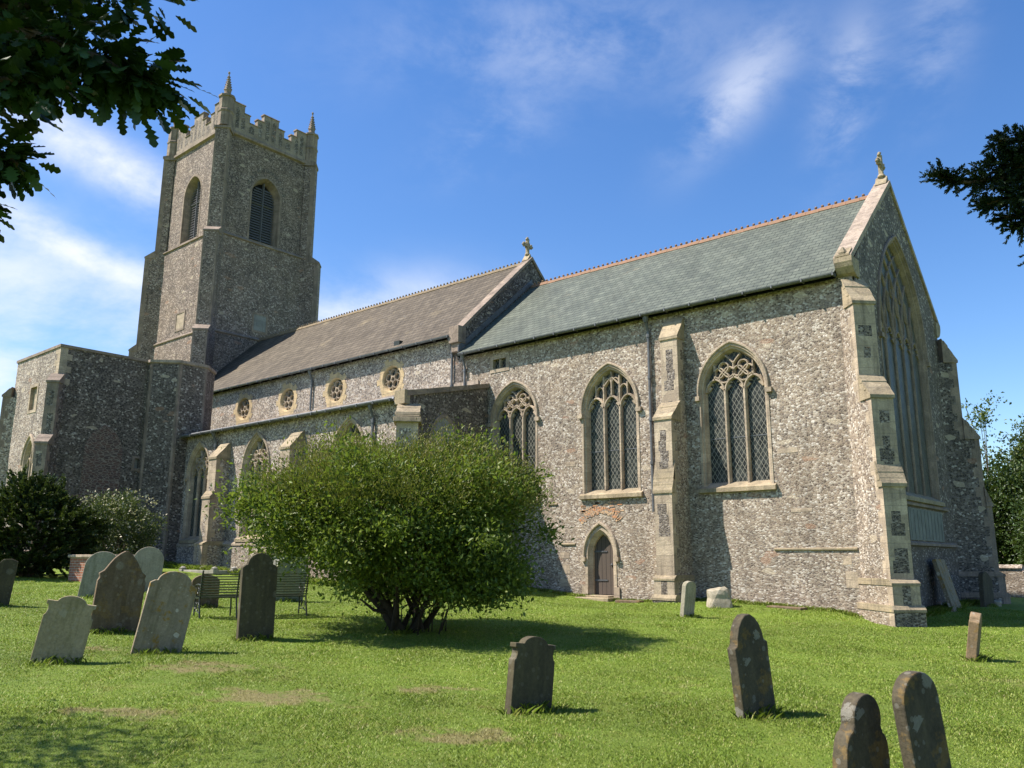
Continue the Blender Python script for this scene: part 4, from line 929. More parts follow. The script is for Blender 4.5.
mb.box(PX0 - .05, PX1 + .05, PY0 - .05, PY0 + .35, 9.97, 10.09); mb.box(PX1 - .35, PX1 + .05, PY0 + .35, -4.4, 9.97, 10.09); mb.box(PX0 - .05, PX0 + .35, PY0 + .35, -4, 9.97, 10.09); mb.build('coping', 'tower_stone', porch)
mb = MB()   # quoins at the top of the porch corner
for i in range(6): mb.box(PX1 - (.5 if i % 2 else .3), PX1 + .008, PY0 - .008, PY0 + (.3 if i % 2 else .5), 8.35 + i * .27, 8.35 + i * .27 + .265)
mb.build('quoin', 'limestone', porch)
f = SOUTH(-32.15, PY0); mb = MB(); o_ = lambda k: outline(.62 - k, 3.2, 5.2, 6.25 - k * 1.2, 8)
loft(mb, f, [(o_(0), -.2), (o_(0), .02), (o_(.1), .02), (o_(.2), -.15), (o_(.2), -.25)]); bar(mb, f, [(0, 3.2), (0, 5.9)], .1, -.2, -.08)
for sg in (-1, 1): bar(mb, f, shift(arch(.2, 5.0, 5.35, 6), sg * .21), .06, -.2, -.09)
bar(mb, f, [(-.66, 5.05)] + arch(.66, 5.2, 6.33, 8) + [(.66, 5.05)], .1, 0, .08); w_ = mb.build('porch_window', 'limestone', porch); g = MB(); fill(g, f, o_(.15), -.17); g.build('glass', 'leaded_glass', w_)
f = SOUTH(-32.45, PY0); mb = MB(); q0 = [(-.5, 7.35), (-.5, 8.65), (.5, 8.65), (.5, 7.35)]; q1 = [(-.36, 7.48), (-.36, 8.52), (.36, 8.52), (.36, 7.48)]
loft(mb, f, [(q0, -.2), (q0, .02), (q1, .02), (q1, -.2)], True); w_ = mb.build('porch_window', 'limestone', porch); g = MB(); fill(g, f, [(-.4, 7.4), (-.4, 8.6), (.4, 8.6), (.4, 7.4)], -.12); g.build('infill', 'limestone', w_)
f = EAST(PX1, -5.675); mb = MB(); q0 = [(-.275, 4.95), (-.275, 5.6), (.275, 5.6), (.275, 4.95)]; q1 = [(-.17, 5.06), (-.17, 5.5), (.17, 5.5), (.17, 5.06)]
loft(mb, f, [(q0, -.2), (q0, .02), (q1, .02), (q1, -.2)], True); w_ = mb.build('porch_window', 'tower_stone', porch); g = MB(); fill(g, f, q0, -.15); g.build('infill', 'blocked_infill', w_)
f = EAST(PX1, -7.25); mb = MB(); fill(mb, f, outline(.68, 2.6, 5.6, 6.65, 10), .012); mb.build('brick_infill', 'infill_brick', porch)
mb = MB(); bar(mb, f, [(-.75, 2.6)] + arch(.75, 5.6, 6.75, 10) + [(.75, 2.6)], .16, -.02, .02, front=.9); mb.build('brick_arch', 'infill_brick', porch)
PST = [(.36, 8.4, 8.8), (.72, 5.75, 6.15), (.9, 3.0, 3.3)]
buttress((PX1, PY0), (1, -1), .24, PST, [(1.15, 1.4, .05)], mats=('tower_stone', 'flint_shade', 'tower_stone', 'flint_knapped'))
buttress((PX0, PY0), (-1, -1), .24, PST, [(1.15, 1.4, .05)], mats=('tower_stone', 'flint_nave', 'tower_stone', 'flint_knapped'))
tc_ = Vector((-30.40, -4.03, 0)); rr = 1.60 / math.cos(math.pi / 8)
mb = MB(); pts = [(tc_.x + rr * math.cos(math.pi / 8 + k * math.pi / 4), tc_.y + rr * math.sin(math.pi / 8 + k * math.pi / 4)) for k in range(8)]
for k in range(8):
    a, b = pts[k], pts[(k + 1) % 8]
    def at(f): return (a[0] + (b[0] - a[0]) * f, a[1] + (b[1] - a[1]) * f)
    for f0, f1, m in ((0, .075, 1), (.075, .925, 0), (.925, 1, 1)):
        p, q = at(f0), at(f1); mb.quad((*p, -1), (*q, -1), (*q, 9.95), (*p, 9.95), m)
mb.add([(*p, 9.9) for p in pts], [tuple(range(8))], 0)
stt = mb.build('stair_turret', ['flint_shade', 'tower_stone'], church, normals=False)
mb = MB(); mb.lathe((tc_.x, tc_.y, 0), [(rr - .05, 9.88), (rr + .08, 9.95), (rr + .08, 10.07), (rr * .3, 10.3)], 8, rot=math.pi / 8); mb.build('turret_cap', 'coping_stone', stt)

# ------------------------------------------------------------------ leaves
def np_mesh(name, V, faces, mats, parent=None, midx=None):
    """V (N,k,3): N copies of one small leaf of k points; faces: index tuples in the leaf (all the same length)"""
    N, k = V.shape[:2]; fa = np.array(faces); nf, fl = fa.shape
    idx = (fa[None] + (np.arange(N) * k)[:, None, None]).reshape(-1)
    me = bpy.data.meshes.new(name); me.vertices.add(N * k); me.vertices.foreach_set('co', V.reshape(-1).astype(np.float32))
    me.loops.add(len(idx)); me.loops.foreach_set('vertex_index', idx.astype(np.int32)); me.polygons.add(N * nf)
    me.polygons.foreach_set('loop_start', (np.arange(N * nf) * fl).astype(np.int32)); me.polygons.foreach_set('loop_total', np.full(N * nf, fl, np.int32))
    for m in (mats if isinstance(mats, (list, tuple)) else [mats]): me.materials.append(MATS[m])
    if midx is not None: me.polygons.foreach_set('material_index', np.repeat(midx, nf).astype(np.int32))
    me.update(calc_edges=True); o = bpy.data.objects.new(name, me); COL.objects.link(o)
    if parent: o.parent = parent
    return o
def unit(a): return a / np.maximum(1e-9, np.linalg.norm(a, axis=-1, keepdims=True))
def leaf_verts(c, t, nrm, L, Wd, shape):
    """place 2-D leaf outlines (along, across, lift) at c, pointing along t with face normal nrm"""
    t = unit(t); b = unit(np.cross(nrm, t)); n = np.cross(t, b)
    sh = np.array(shape)
    return c[:, None] + t[:, None] * (sh[None, :, 0:1] * L[:, None, None]) + b[:, None] * (sh[None, :, 1:2] * Wd[:, None, None]) + n[:, None] * (sh[None, :, 2:3] * L[:, None, None])
RHOMB = [(0, 0, 0), (.45, -.5, .12), (1, 0, -.05), (.45, .5, .12)]; RH_F = [(0, 1, 2), (0, 2, 3)]
def rand_dirs(n): return unit(rng.normal(size=(n, 3)))

def bush(parent, name, mat, center, axes, n_clump, per, L, lo=.55, power=2.6, cut=-.55, rc=.32, up=.35, basis=None, keep=None, aspect=.5, rough=0.0):
    """leaf clumps through the outer volume of a super-ellipsoid; uneven, with gaps"""
    P = []
    while len(P) < n_clump:
        d = rng.normal(size=3); d /= np.linalg.norm(d)
        r = (abs(d[0]) ** power + abs(d[1]) ** power + abs(d[2]) ** power) ** (-1 / power) * rng.uniform(lo, 1.0) ** .6 * (1 + .10 * math.sin(d[0] * 7 + d[2] * 5) + .07 * math.sin(d[1] * 9 + 2))
        r *= 1 + rough * rng.normal() * .5
        q = d * r
        if q[2] < cut: continue
        if keep and not keep(q): continue
        P.append(q)
    P = np.array(P) * np.array(axes); N = n_clump * per
    cc = np.repeat(P, per, 0); off = rng.normal(size=(N, 3)) * rc * .5 * np.repeat(rng.uniform(.55, 1.25, n_clump), per)[:, None]; off[:, 2] *= .8
    c = cc + off; out = unit(c / np.array(axes)); t = unit(out * .7 + rand_dirs(N) * .9 + np.array([0, 0, up]) * 1.0); nrm = unit(rand_dirs(N) + np.array([0, 0, .8]))
    if basis is not None:
        B = np.array(basis); c = c @ B; t = t @ B; nrm = nrm @ B
    Ls = L * rng.uniform(.6, 1.25, N); V = leaf_verts(c + np.array(center), t, nrm, Ls, Ls * aspect, RHOMB)
    return np_mesh(name, V, RH_F, mat, parent), P

VIEWB = [(.76, .65, 0), (-.65, .76, 0), (0, 0, 1)]     # rows: across, away, up
# the big round shrub on the lawn
def big_shrub():
    bx, by = -4.9, -12.05; t = thing('shrub', 'wide round multi-stemmed green shrub on the lawn before the nave', 'shrub', (bx, by, G(bx, by)))
    keep = lambda q: not (q[2] < -.88 and -.25 < q[0] < .25 and q[1] < .5) and not (q[0] < -.45 and q[2] < -.36)
    _, P = bush(t, 'foliage', 'shrub_leaf', (-.50, 0, 2.02), (2.66, 2.4, 1.46), 480, 185, .095, lo=.3, power=2.5, cut=-.97, rc=.46, rough=.13, basis=VIEWB, keep=keep)
    bush(t, 'low_foliage', 'shrub_leaf', (1.55, .3, 1.08), (.75, .8, .5), 50, 140, .095, lo=.4, power=2.2, cut=-.95, rc=.4, rough=.15, basis=VIEWB)
    bush(t, 'seed_heads', 'shrub_seed', (-.46, 0, 2.12), (2.6, 2.3, 1.47), 480, 60, .06, lo=.8, power=2.5, cut=.15, rc=.42, up=1.0, basis=VIEWB, aspect=.35)
    mb = MB(); r_ = random.Random(5); B = VIEWB
    def w(a, b, c): return Vector((a * B[0][0] + b * B[1][0], a * B[0][1] + b * B[1][1], c))
    for i in range(15):
        a0, b0 = r_.uniform(-.28, .35), r_.uniform(-.3, .3); an = r_.uniform(0, 2 * math.pi); ra = r_.uniform(.9, 2.2)
        if i < 3: a0, an, ra = -.15 + .1 * i, math.pi + (i - 1) * .5, 1.9
        if i == 3: a0, b0, an, ra = .12, -.1, .4, .5
        ea, eb = a0 + ra * math.cos(an), b0 + ra * .8 * math.sin(an); hz = r_.uniform(1.9, 2.9)
        p = [w(a0, b0, -.1), w(a0 + (ea - a0) * .18 + r_.uniform(-.05, .05), b0 + (eb - b0) * .2, .45), w(a0 + (ea - a0) * .45, b0 + (eb - b0) * .42, 1.05 + r_.uniform(-.1, .1)), w(a0 + (ea - a0) * .75, b0 + (eb - b0) * .8, 1.8), w(ea, eb, hz)]
        r0 = r_.uniform(.03, .06) * (1.35 if i < 4 else 1); mb.tube(p, [r0 * 1.3, r0, r0 * .8, r0 * .5, r0 * .2], 7)
        for k in range(3):
            q0 = p[2].lerp(p[3], r_.random()); q1 = q0 + Vector((r_.uniform(-.7, .7), r_.uniform(-.7, .7), r_.uniform(.1, .7))); mb.tube([q0, q0.lerp(q1, .5) + Vector((0, 0, -.05)), q1], [.022, .015, .006], 5)
    for i in range(14):  # thin suckers round the foot
        a0, b0 = r_.uniform(-.5, .75), r_.uniform(-.4, .4); mb.tube([w(a0, b0, -.05), w(a0 + r_.uniform(.0, .25), b0, .4), w(a0 + r_.uniform(.1, .7), b0, r_.uniform(.5, 1.0))], [.014, .012, .006], 5)
    mb.tube([w(-.1, -.2, .35), w(-.55, -.35, .42), w(-.8, -.4, .62)], [.04, .03, .015], 6)
    mb.build('stem', 'dark_bark', t, smooth=True)
big_shrub()

def conifer_sprays(tips, per, L, Wd, spread, droop=.1):
    """feathery evergreen sprays: narrow leaflets along short twigs"""
    out = []
    for (p, d, ln) in tips:
        p = np.array(p, float); d = np.array(d, float); d /= np.linalg.norm(d); s = rng.uniform(0, 1, per); side = rng.choice([-1, 1], per)
        ax = np.cross(d, [0, 0, 1.0]); ax = ax / max(1e-6, np.linalg.norm(ax)); b = np.cross(ax, d)
        ang = rng.uniform(0, 2 * np.pi, per); lat = ax * np.cos(ang)[:, None] * 1.0 + b * np.sin(ang)[:, None] * .6
        c = p + d * (s * ln)[:, None] - np.array([0, 0, 1.0]) * (droop * (s * ln) ** 2)[:, None]
        t = unit(d * .9 + lat * spread); nrm = unit(rng.normal(size=(per, 3)))
        Ls = L * rng.uniform(.7, 1.2, per) * (1.05 - .5 * s); out.append(leaf_verts(c, t, nrm, Ls, np.full(per, Wd), RHOMB))
    return np.concatenate(out)

def yew_bush():
    bx, by = -21.7, -12.75; t = thing('yew_bush', 'dark feathery yew bush before the porch', 'bush', (bx, by, G(bx, by)))
    tips = []; B = np.array(VIEWB)
    for i in range(1500):
        d = rng.normal(size=3); d /= np.linalg.norm(d)
        if d[2] < -.99: continue
        r = rng.uniform(.45, 1.0) ** .5 * (1 + .14 * math.sin(5 * d[0] + 2) + .1 * math.sin(8 * d[2])); q = np.array([d[0] * 1.85 * r, d[1] * 1.5 * r, max(.06, 1.32 + d[2] * 1.42 * r)])
        dr = unit(np.array([d[0], d[1], d[2] * .4 + .55]) + rng.normal(size=3) * .35); tips.append((q @ B, dr @ B, rng.uniform(.25, .6)))
    for i in range(12):
        x = rng.uniform(-1.5, 1.3); tips.append((np.array([x, rng.uniform(-.6, .6), 2.15 - .25 * x * x]) @ B, np.array([rng.uniform(-.3, .3), 0, 1.0]), .7))
    np_mesh('foliage', conifer_sprays(tips, 48, .15, .05, .8, .25), RH_F, 'yew_leaf', t)
    mb = MB()
    for k in range(5):
        a = k * 1.3; mb.tube([(0.1 * math.cos(a), .1 * math.sin(a), -.1), (.3 * math.cos(a), .3 * math.sin(a), .7), (.7 * math.cos(a), .7 * math.sin(a), 1.9)], [.09, .06, .02], 6)
    mb.build('trunk', 'bark', t)
yew_bush()
def flower_bush():
    bx, by = -23.7, -9.3; t = thing('flowering_shrub', 'grey-green shrub speckled with cream flowers beside the dark yew', 'shrub', (bx, by, G(bx, by)))
    bush(t, 'foliage', 'flower_leaf', (0, 0, 1.35), (1.42, 1.3, 1.35), 230, 85, .10, lo=.4, cut=-.95, rc=.36, basis=VIEWB)
    fl_, _ = bush(t, 'flowers', 'cream_flower', (0, 0, 1.42), (1.46, 1.35, 1.38), 150, 5, .085, lo=.92, cut=-.5, rc=.25, basis=VIEWB, aspect=.8); fl_['kind'] = 'stuff'
    mb = MB()
    for k in range(6):
        a = k * 1.05; mb.tube([(.1 * math.cos(a), .1 * math.sin(a), -.1), (.35 * math.cos(a), .35 * math.sin(a), .7), (.8 * math.cos(a), .8 * math.sin(a), 1.8)], [.05, .035, .01], 6)
    mb.build('stem', 'bark', t)
flower_bush()

# trees behind the church, beyond the boundary wall
def tree(name, label, x, y, h, r, mat, n_cl, per, L, cz=.62, rz=.42, trunk=.22, rc=.7, lo=.4, basis=None, grp=None):
    t = thing(name, label, 'tree', (x, y, G(x, y)), grp); _, P = bush(t, 'crown', mat, (0, 0, h * cz), (r, r, h * rz), n_cl, per, L, lo=lo, power=2.1, cut=-.9, rc=rc, up=.2, aspect=.6)
    mb = MB(); mb.tube([(0, 0, -.2), (.05, .02, h * .25), (-.05, .08, h * .5), (.05, 0, h * .85)], [trunk, trunk * .8, trunk * .55, trunk * .12], 8)
    for k in range(12):
        p = Vector(P[rng.integers(len(P))]) + Vector((0, 0, h * cz)); z0 = min(h * .75, max(h * .18, p.z * .6)); mb.tube([(0, 0, z0), (p.x * .5, p.y * .5, z0 + (p.z - z0) * .6), p], [trunk * .35, trunk * .2, .02], 6)
    mb.build('trunk', 'pale_bark', t); return t
tree('broadleaf_tree', 'rounded bright-topped broadleaf tree standing furthest right behind the flint wall', 1.3, 24.5, 8.4, 2.1, 'tree_leaf', 300, 80, .17, cz=.68, rz=.33, rc=.6)
tree('broadleaf_tree', 'dark bushy tree filling the gap between chancel buttress and flint wall', -1.0, 21.5, 5.4, 2.0, 'dark_tree_leaf', 330, 85, .16, cz=.5, rz=.5, rc=.6)
tree('broadleaf_tree', 'low dark spreading tree just behind the flint boundary wall', 2.6, 18.6, 5.0, 2.4, 'dark_tree_leaf', 330, 85, .16, cz=.52, rz=.5, rc=.6)
tree('young_tree', 'slender sparse tree with airy twigs rising beside the chancel corner', -1.5, 22.8, 9.2, 1.25, 'tree_leaf', 60, 26, .17, cz=.66, rz=.36, trunk=.07, rc=.45)
tree('broadleaf_tree', 'tall broadleaf tree standing well behind the rounded one', 7.5, 27.0, 9.5, 4.0, 'dark_tree_leaf', 330, 70, .24)

# ------------------------------------------------------------------ overhanging boughs
OAK = [(0, -.06, 0), (.08, -.10, 0), (.18, -.24, .02), (.26, -.13, .01), (.38, -.40, .04), (.47, -.20, .02), (.62, -.46, .05), (.70, -.22, .02), (.86, -.30, .03), (1.0, -.08, 0),
       (1.0, .08, 0), (.86, .30, .03), (.70, .22, .02), (.62, .46, .05), (.47, .20, .02), (.38, .40, .04), (.26, .13, .01), (.18, .24, .02), (.08, .10, 0), (0, .06, 0)]
OAK_F = [(i, i + 1, 18 - i, 19 - i) for i in range(0, 9)]
def oak_tree():
    bx, by = 1.9, -24.2; g0 = G(bx, by); t = thing('oak_tree', 'oak with lobed leaves on boughs hanging in the top left corner', 'tree', (bx, by, g0)); o = Vector((bx, by, g0))
    mb = MB(); mb.tube([(0, 0, -.2), (.03, 0, 1.2), (-.05, -.05, 3.0), (-.2, .1, 5.5), (-.6, .2, 8.0)], [.34, .27, .23, .15, .05], 10)
    limbs = [[(0, 0, 3.1), (.5, 1.0, 3.75), (1.0, 1.99, 3.97), (1.62, 2.23, 3.74), (1.93, 2.44, 3.58), (2.05, 2.62, 3.49)],
             [(1.0, 1.99, 3.97), (1.5, 2.3, 3.98), (2.1, 2.55, 3.92)], [(.9, 1.8, 3.9), (1.4, 2.1, 3.55), (1.95, 2.34, 3.40)],
             [(.5, 1.0, 3.75), (1.1, 1.9, 3.5), (1.8, 2.19, 3.42)], [(0, 0, 3.0), (.6, 1.2, 3.2), (1.14, 2.03, 3.33), (1.49, 2.21, 3.23), (1.60, 2.28, 3.18)], [(1.14, 2.03, 3.33), (1.35, 2.18, 3.1), (1.48, 2.2, 2.92)],
             [(.9, 1.8, 3.95), (1.3, 2.2, 4.15), (1.8, 2.4, 4.25)], [(0, 0, 3.3), (-.2, 1.2, 4.3), (.6, 2.0, 4.5), (1.2, 2.3, 4.4)]]
    for n_, L_ in enumerate(limbs):
        sh = (-.07, -.06, .08) if n_ in (4, 5) else (-.07, -.06, .115)
        for k_, p in enumerate(L_):
            if p[0] > .45: L_[k_] = (p[0] + sh[0], p[1] + sh[1], p[2] + sh[2])
    far = [(-5.0, .9, 6.1), (-6.3, .9, 6.0), (-5.6, 1.6, 5.6), (-4.2, -.6, 6.9), (-5.6, .2, 5.4), (-3.4, .9, 6.6), (-2.2, -1.2, 7.4), (-.6, -1.4, 7.2), (.2, -.6, 7.8), (-1.4, .2, 8.4), (1.2, -1.6, 6.6), (.6, 1.2, 5.6), (-.1, .6, 5.2), (1.3, 1.5, 6.0), (.2, 1.7, 6.2), (-.6, 1.3, 5.4), (1.0, .6, 5.8), (.9, .9, 5.0), (.4, .3, 5.0), (1.4, 1.0, 5.3), (.0, 1.1, 5.6)]  # leaf clumps out of view, many added to shade the boughs in view
    for L_ in limbs: mb.tube(L_, [.055 * (1 - i / len(L_)) * (.45 if L_[0][0] > .3 else 1) + .006 for i in range(len(L_))], 6)
    for q in far: mb.tube([(-.1, 0, 4.6), (q[0] * .5, q[1] * .5, 5.6), q], [.06, .04, .015], 6)
    mb.build('trunk', 'bark', t, smooth=True)
    C, T = [], []
    def along(line, n, rad, f0=.45):
        P = [np.array(p) for p in line]
        for _ in range(n):
            s = rng.uniform(f0, 1) * (len(P) - 1); i = min(int(s), len(P) - 2); p = P[i] + (P[i + 1] - P[i]) * (s - i); d = unit(rng.normal(size=3)); C.append(p + d * rng.uniform(0, rad) * np.array([1, 1, .75])); T.append(d * .8 + unit(P[i + 1] - P[i]) * .5 + np.array([0, 0, -.35]))
    along(limbs[0], 820, .23, .38); along(limbs[1], 330, .20, .2); along(limbs[2], 230, .14, .4); along(limbs[3], 260, .17, .4); along(limbs[4], 230, .13, .5); along(limbs[5], 130, .11, .3); along(limbs[6], 420, .24, .2); along(limbs[7], 460, .25, .55)
    along(limbs[0][-2:], 90, .10, .2)
    for n_ in (0, 3, 4, 7): along(limbs[n_][:3], 230, .34, .12)
    for q in far: along([(-.1, 0, 4.6), (q[0] * .5, q[1] * .5, 5.6), q], 110, .5, .2)
    for q in far:
        for _ in range(420):
            d = rng.normal(size=3); C.append(np.array(q) + d * .46); T.append(unit(d))
    C = np.array(C); T = np.array(T); N = len(C); nrm = unit(rand_dirs(N) * .8 + np.array([0, 0, 1.0])); Ls = .105 * rng.uniform(.7, 1.2, N)
    np_mesh('crown', leaf_verts(C, T, nrm, Ls, Ls * .62, OAK), OAK_F, 'oak_leaf', t)
oak_tree()

def conifer_tree():
    bx, by = 10.2, -16.6; g0 = G(bx, by); t = thing('conifer', 'conifer with dark sprays hanging in at the right edge', 'tree', (bx, by, g0)); z = -g0
    def A(p): return np.array([p[0] - bx, p[1] - by, p[2] - g0])
    mb = MB(); mb.tube([(0, 0, -.2), (0, 0, 2), (.05, 0, 4.5), (.0, .05, 7.5)], [.2, .16, .11, .03], 9)
    main = [A((10.2, -16.6, 3.5)), A((8.4, -17.3, 3.40)), A((7.2, -17.9, 3.28)), A((6.76, -18.14, 3.2)), A((6.53, -18.28, 3.14)), A((6.34, -18.46, 3.10)), A((6.23, -18.60, 3.12))]
    twigs = [main, [main[2], A((6.8, -18.1, 3.36)), A((6.50, -18.46, 3.29))], [main[2], A((6.7, -18.1, 3.0)), A((6.49, -18.22, 2.88))], [main[2], A((6.75, -18.0, 2.9)), A((6.56, -18.12, 2.72))], [main[3], A((6.6, -18.3, 3.02)), A((6.40, -18.38, 2.99))], [main[2], A((6.9, -17.95, 3.42)), A((6.66, -18.25, 3.36))], [main[1], A((7.0, -17.7, 2.75)), A((6.60, -17.98, 2.62))],
             [main[2], A((6.75, -18.2, 3.12)), A((6.45, -18.42, 3.20))], [main[2], A((6.72, -18.1, 2.95)), A((6.45, -18.28, 2.93))], [main[2], A((6.7, -18.15, 3.3)), A((6.52, -18.36, 3.24))], [main[2], A((6.8, -18.05, 3.15)), A((6.55, -18.25, 3.05))]]
    off_ = np.array([.03, .026, -.035])
    for w in twigs:
        for k_ in range(len(w)):
            if w[k_][0] < -3.1: w[k_] = w[k_] + off_
    hi = [[(0, 0, 4.6), (-2.2, -2.2, 6.9), (-4.5, -3.1, 6.7), (-5.3, -3.7, 6.4)], [(-2.2, -2.2, 6.9), (-4.7, -2.9, 6.6)], [(-2.2, -2.2, 6.9), (-4.2, -3.6, 6.5)]]  # boughs above the view, added to keep sun off the hanging sprays
    for w in hi: mb.tube(w, [.035, .025, .014, .006][:len(w)], 5)
    for w in twigs: mb.tube([tuple(p) for p in w], [.022 * (1 - i / len(w)) + .003 for i in range(len(w))], 5)
    for k in range(26):
        a = k * 2.4; h = 2.6 + k * .19; l = 1.9 * (1 - k / 34); mb.tube([(0, 0, h), (l * .6 * math.cos(a), l * .6 * math.sin(a), h - .05), (l * math.cos(a), l * math.sin(a), h - .3)], [.04, .025, .008], 5)
    mb.build('trunk', 'bark', t)
    tips = []
    for j, w in enumerate(twigs):
        for _ in range(190 if j == 0 else 105):
            s = rng.uniform(.42 if j == 0 else .25, 1) * (len(w) - 1); i = min(int(s), len(w) - 2); p = w[i] + (w[i + 1] - w[i]) * (s - i); d = unit(w[i + 1] - w[i]); f = 1 - s / (len(w) - 1)
            dr = unit(d * .7 + unit(rng.normal(size=3)) * .75); tips.append((p, dr, rng.uniform(.10, .20) * (.55 + .8 * f)))
    V1 = conifer_sprays(tips, 46, .030, .008, .9, .3)
    tips = []
    for w in [main[:3], [main[2], main[4]]] + [tw_[:2] for tw_ in twigs[1:]]:
        for _ in range(110 if w[0] is main[0] else 26):
            s = rng.uniform(.05, 1) * (len(w) - 1); i = min(int(s), len(w) - 2); p = w[i] + (w[i + 1] - w[i]) * (s - i); tips.append((p, unit(unit(w[i + 1] - w[i]) * .8 + unit(rng.normal(size=3)) * .9), .34 if w[0] is main[0] else .22))
    V1 = np.concatenate([V1, conifer_sprays(tips, 60, .036, .009, .9, .3)])
    tips = []
    for w in hi:
        for _ in range(110):
            s = rng.uniform(.1, 1) * .62 * (len(w) - 1); i = min(int(s), len(w) - 2); p = np.array(w[i]) + (np.array(w[i + 1]) - np.array(w[i])) * (s - i); q_ = p + np.array([bx, by, g0]) - np.array(CAM); 
            if (q_ @ np.array(F)) > 0 and abs(q_ @ np.array(R2)) < .72 * (q_ @ np.array(F)) and abs(q_ @ np.array(U2)) < .56 * (q_ @ np.array(F)): continue
            tips.append((p, unit(rng.normal(size=3)), .4))
    for k in range(26):
        a = k * 2.4; h = 2.6 + k * .19; l = 1.9 * (1 - k / 34)
        if math.cos(a) * .76 + math.sin(a) * .65 < -.45 and h < 4.6: continue
        for _ in range(16):
            s = rng.uniform(.3, 1); tips.append((np.array([l * s * math.cos(a), l * s * math.sin(a), h - .3 * s * s]), unit(np.array([math.cos(a), math.sin(a), -.3]) + rng.normal(size=3) * .5), .4))
    for w in hi:
        for _ in range(150):
            s = rng.uniform(.62, 1) * (len(w) - 1); i = min(int(s), len(w) - 2); p = np.array(w[i]) + (np.array(w[i + 1]) - np.array(w[i])) * (s - i); tips.append((p + rng.normal(size=3) * .3, unit(rng.normal(size=3) + np.array([-.6, -.4, -.2])), .5))
    V2 = conifer_sprays(tips, 30, .10, .03, .9, .3)
    np_mesh('foliage', np.concatenate([V1, V2]), RH_F, 'conifer_leaf', t)
conifer_tree()

# ------------------------------------------------------------------ headstones
def profile(kind, w, h):
    """half-open outline (y,z) from bottom left over the top to bottom right"""
    a = w / 2; pts = []
    def arc(cy, cz, ry, rz, t0, t1, n=9): return [(cy + ry * math.cos(R_(t0 + (t1 - t0) * i / n)), cz + rz * math.sin(R_(t0 + (t1 - t0) * i / n))) for i in range(n + 1)]
    if kind == 'round': pts = [(-a, -.3)] + arc(0, h - a * .95, a, a * .95, 180, 0, 18) + [(a, -.3)]
    elif kind == 'low_round': pts = [(-a, -.3)] + arc(0, h - a * .55, a, a * .55, 180, 0, 16) + [(a, -.3)]
    elif kind == 'scroll': # arched middle between flat ledges, notched shoulders
        e = h - .10 * h; L = [(-a, -.3), (-a, e - .22 * h), (-a * .93, e - .20 * h), (-a * .88, e - .14 * h), (-a * .90, e - .07 * h), (-a, e - .06 * h), (-a, e), (-a * .62, e)]
        pts = L + arc(0, e - .02, a * .60, h - e + .02, 170, 10, 12) + [(-y, z) for y, z in reversed(L)]
    elif kind == 'ogee':   # tall pointed, concave shoulders
        L = [(-a, -.3), (-a, h * .62), (-a * .93, h * .66), (-a * .98, h * .71)] + [(-a * .80, h * .745), (-a * .72, h * .78), (-a * .62, h * .83), (-a * .46, h * .90), (-a * .24, h * .965), (-a * .05, h)]
        pts = L + [(-y, z) for y, z in reversed(L)]
    elif kind == 'shoulder': # round head on small square shoulders
        e = h * .86; L = [(-a, -.3), (-a, e - .04), (-a * .82, e)]; pts = L + arc(0, e - .01, a * .72, h - e + .01, 176, 4, 14) + [(-y, z) for y, z in reversed(L)]
    elif kind == 'lancet':  # narrow rounded-pointed head with stepped shoulders
        e = h * .66; L = [(-a, -.3), (-a * .98, e - .10), (-a, e - .02), (-a, e + .04), (-a * .86, e + .06), (-a * .80, e + .16 * h * .5)]
        L += [(-a * .76, h * .80), (-a * .62, h * .89), (-a * .40, h * .96), (-a * .15, h)]; pts = L + [(-y, z) for y, z in reversed(L)]
    elif kind == 'trefoil':  # big round head over rounded shoulders
        e = h * .62; L = [(-a, -.3), (-a, e - .16)] + arc(-a * .70, e - .16, a * .30, .17, 180, 95, 6); L += arc(0, h - a * .68, a * .64, a * .68, 196, 90, 12)[0:]; L = L[:-1]
        pts = L + [(0, h)] + [(-y, z) for y, z in reversed(L)]
    elif kind == 'pointed':
        L = [(-a, -.3), (-a, h * .60), (-a * .9, h * .70), (-a * .6, h * .86), (-a * .25, h * .965), (-a * .06, h)]; pts = L + [(-y, z) for y, z in reversed(L)]
    elif kind == 'notch':
        pts = [(-a, -.3), (-a, h * .9), (-a * .6, h * .97), (-a * .1, h * .86), (a * .1, h * .84), (a * .35, h * .98), (a * .7, h), (a, h * .95), (a, -.3)]
    elif kind == 'slab': pts = [(-a, -.3), (-a, h * .97), (-a * .9, h), (a * .9, h * .985), (a, h * .95), (a, -.3)]
    return pts
def headstone(label, x, y, w, h, th, kind, mat, yaw=0.0, lean=0.0, tip=0.0, dz=0.0, name='headstone', group='headstones on the lawn'):
    """face looks east (+X) turned by yaw; lean = sideways tilt in the face plane, tip = forwards/backwards"""
    pr = profile(kind, w, h); mb = MB(); mb.prism([(th / 2, p, z) for p, z in pr], (-th, 0, 0))
    # a shallow sunk border on the face, as a cut line
    o = mb.build(name, mat, bevel=min(.012, th * .2)); o.location = (x, y, G(x, y) + dz); o.rotation_euler = (R_(lean), R_(tip), R_(yaw))
    return tag(o, label, 'headstone', group)
mat_headstone('hs_cream', (0.37, 0.295, 0.175), (0.28, 0.225, 0.13), (0.18, 0.155, 0.07), white=.3, seed=1)
mat_headstone('hs_brown', (0.15, 0.105, 0.062), (0.095, 0.068, 0.042), (0.20, 0.15, 0.098), white=.25, orange=.3, seed=2)
mat_headstone('hs_lichen', (0.31, 0.25, 0.165), (0.225, 0.18, 0.12), (0.14, 0.115, 0.065), (0.54, 0.48, 0.37), orange=.9, white=.85, seed=3, wscale=7)
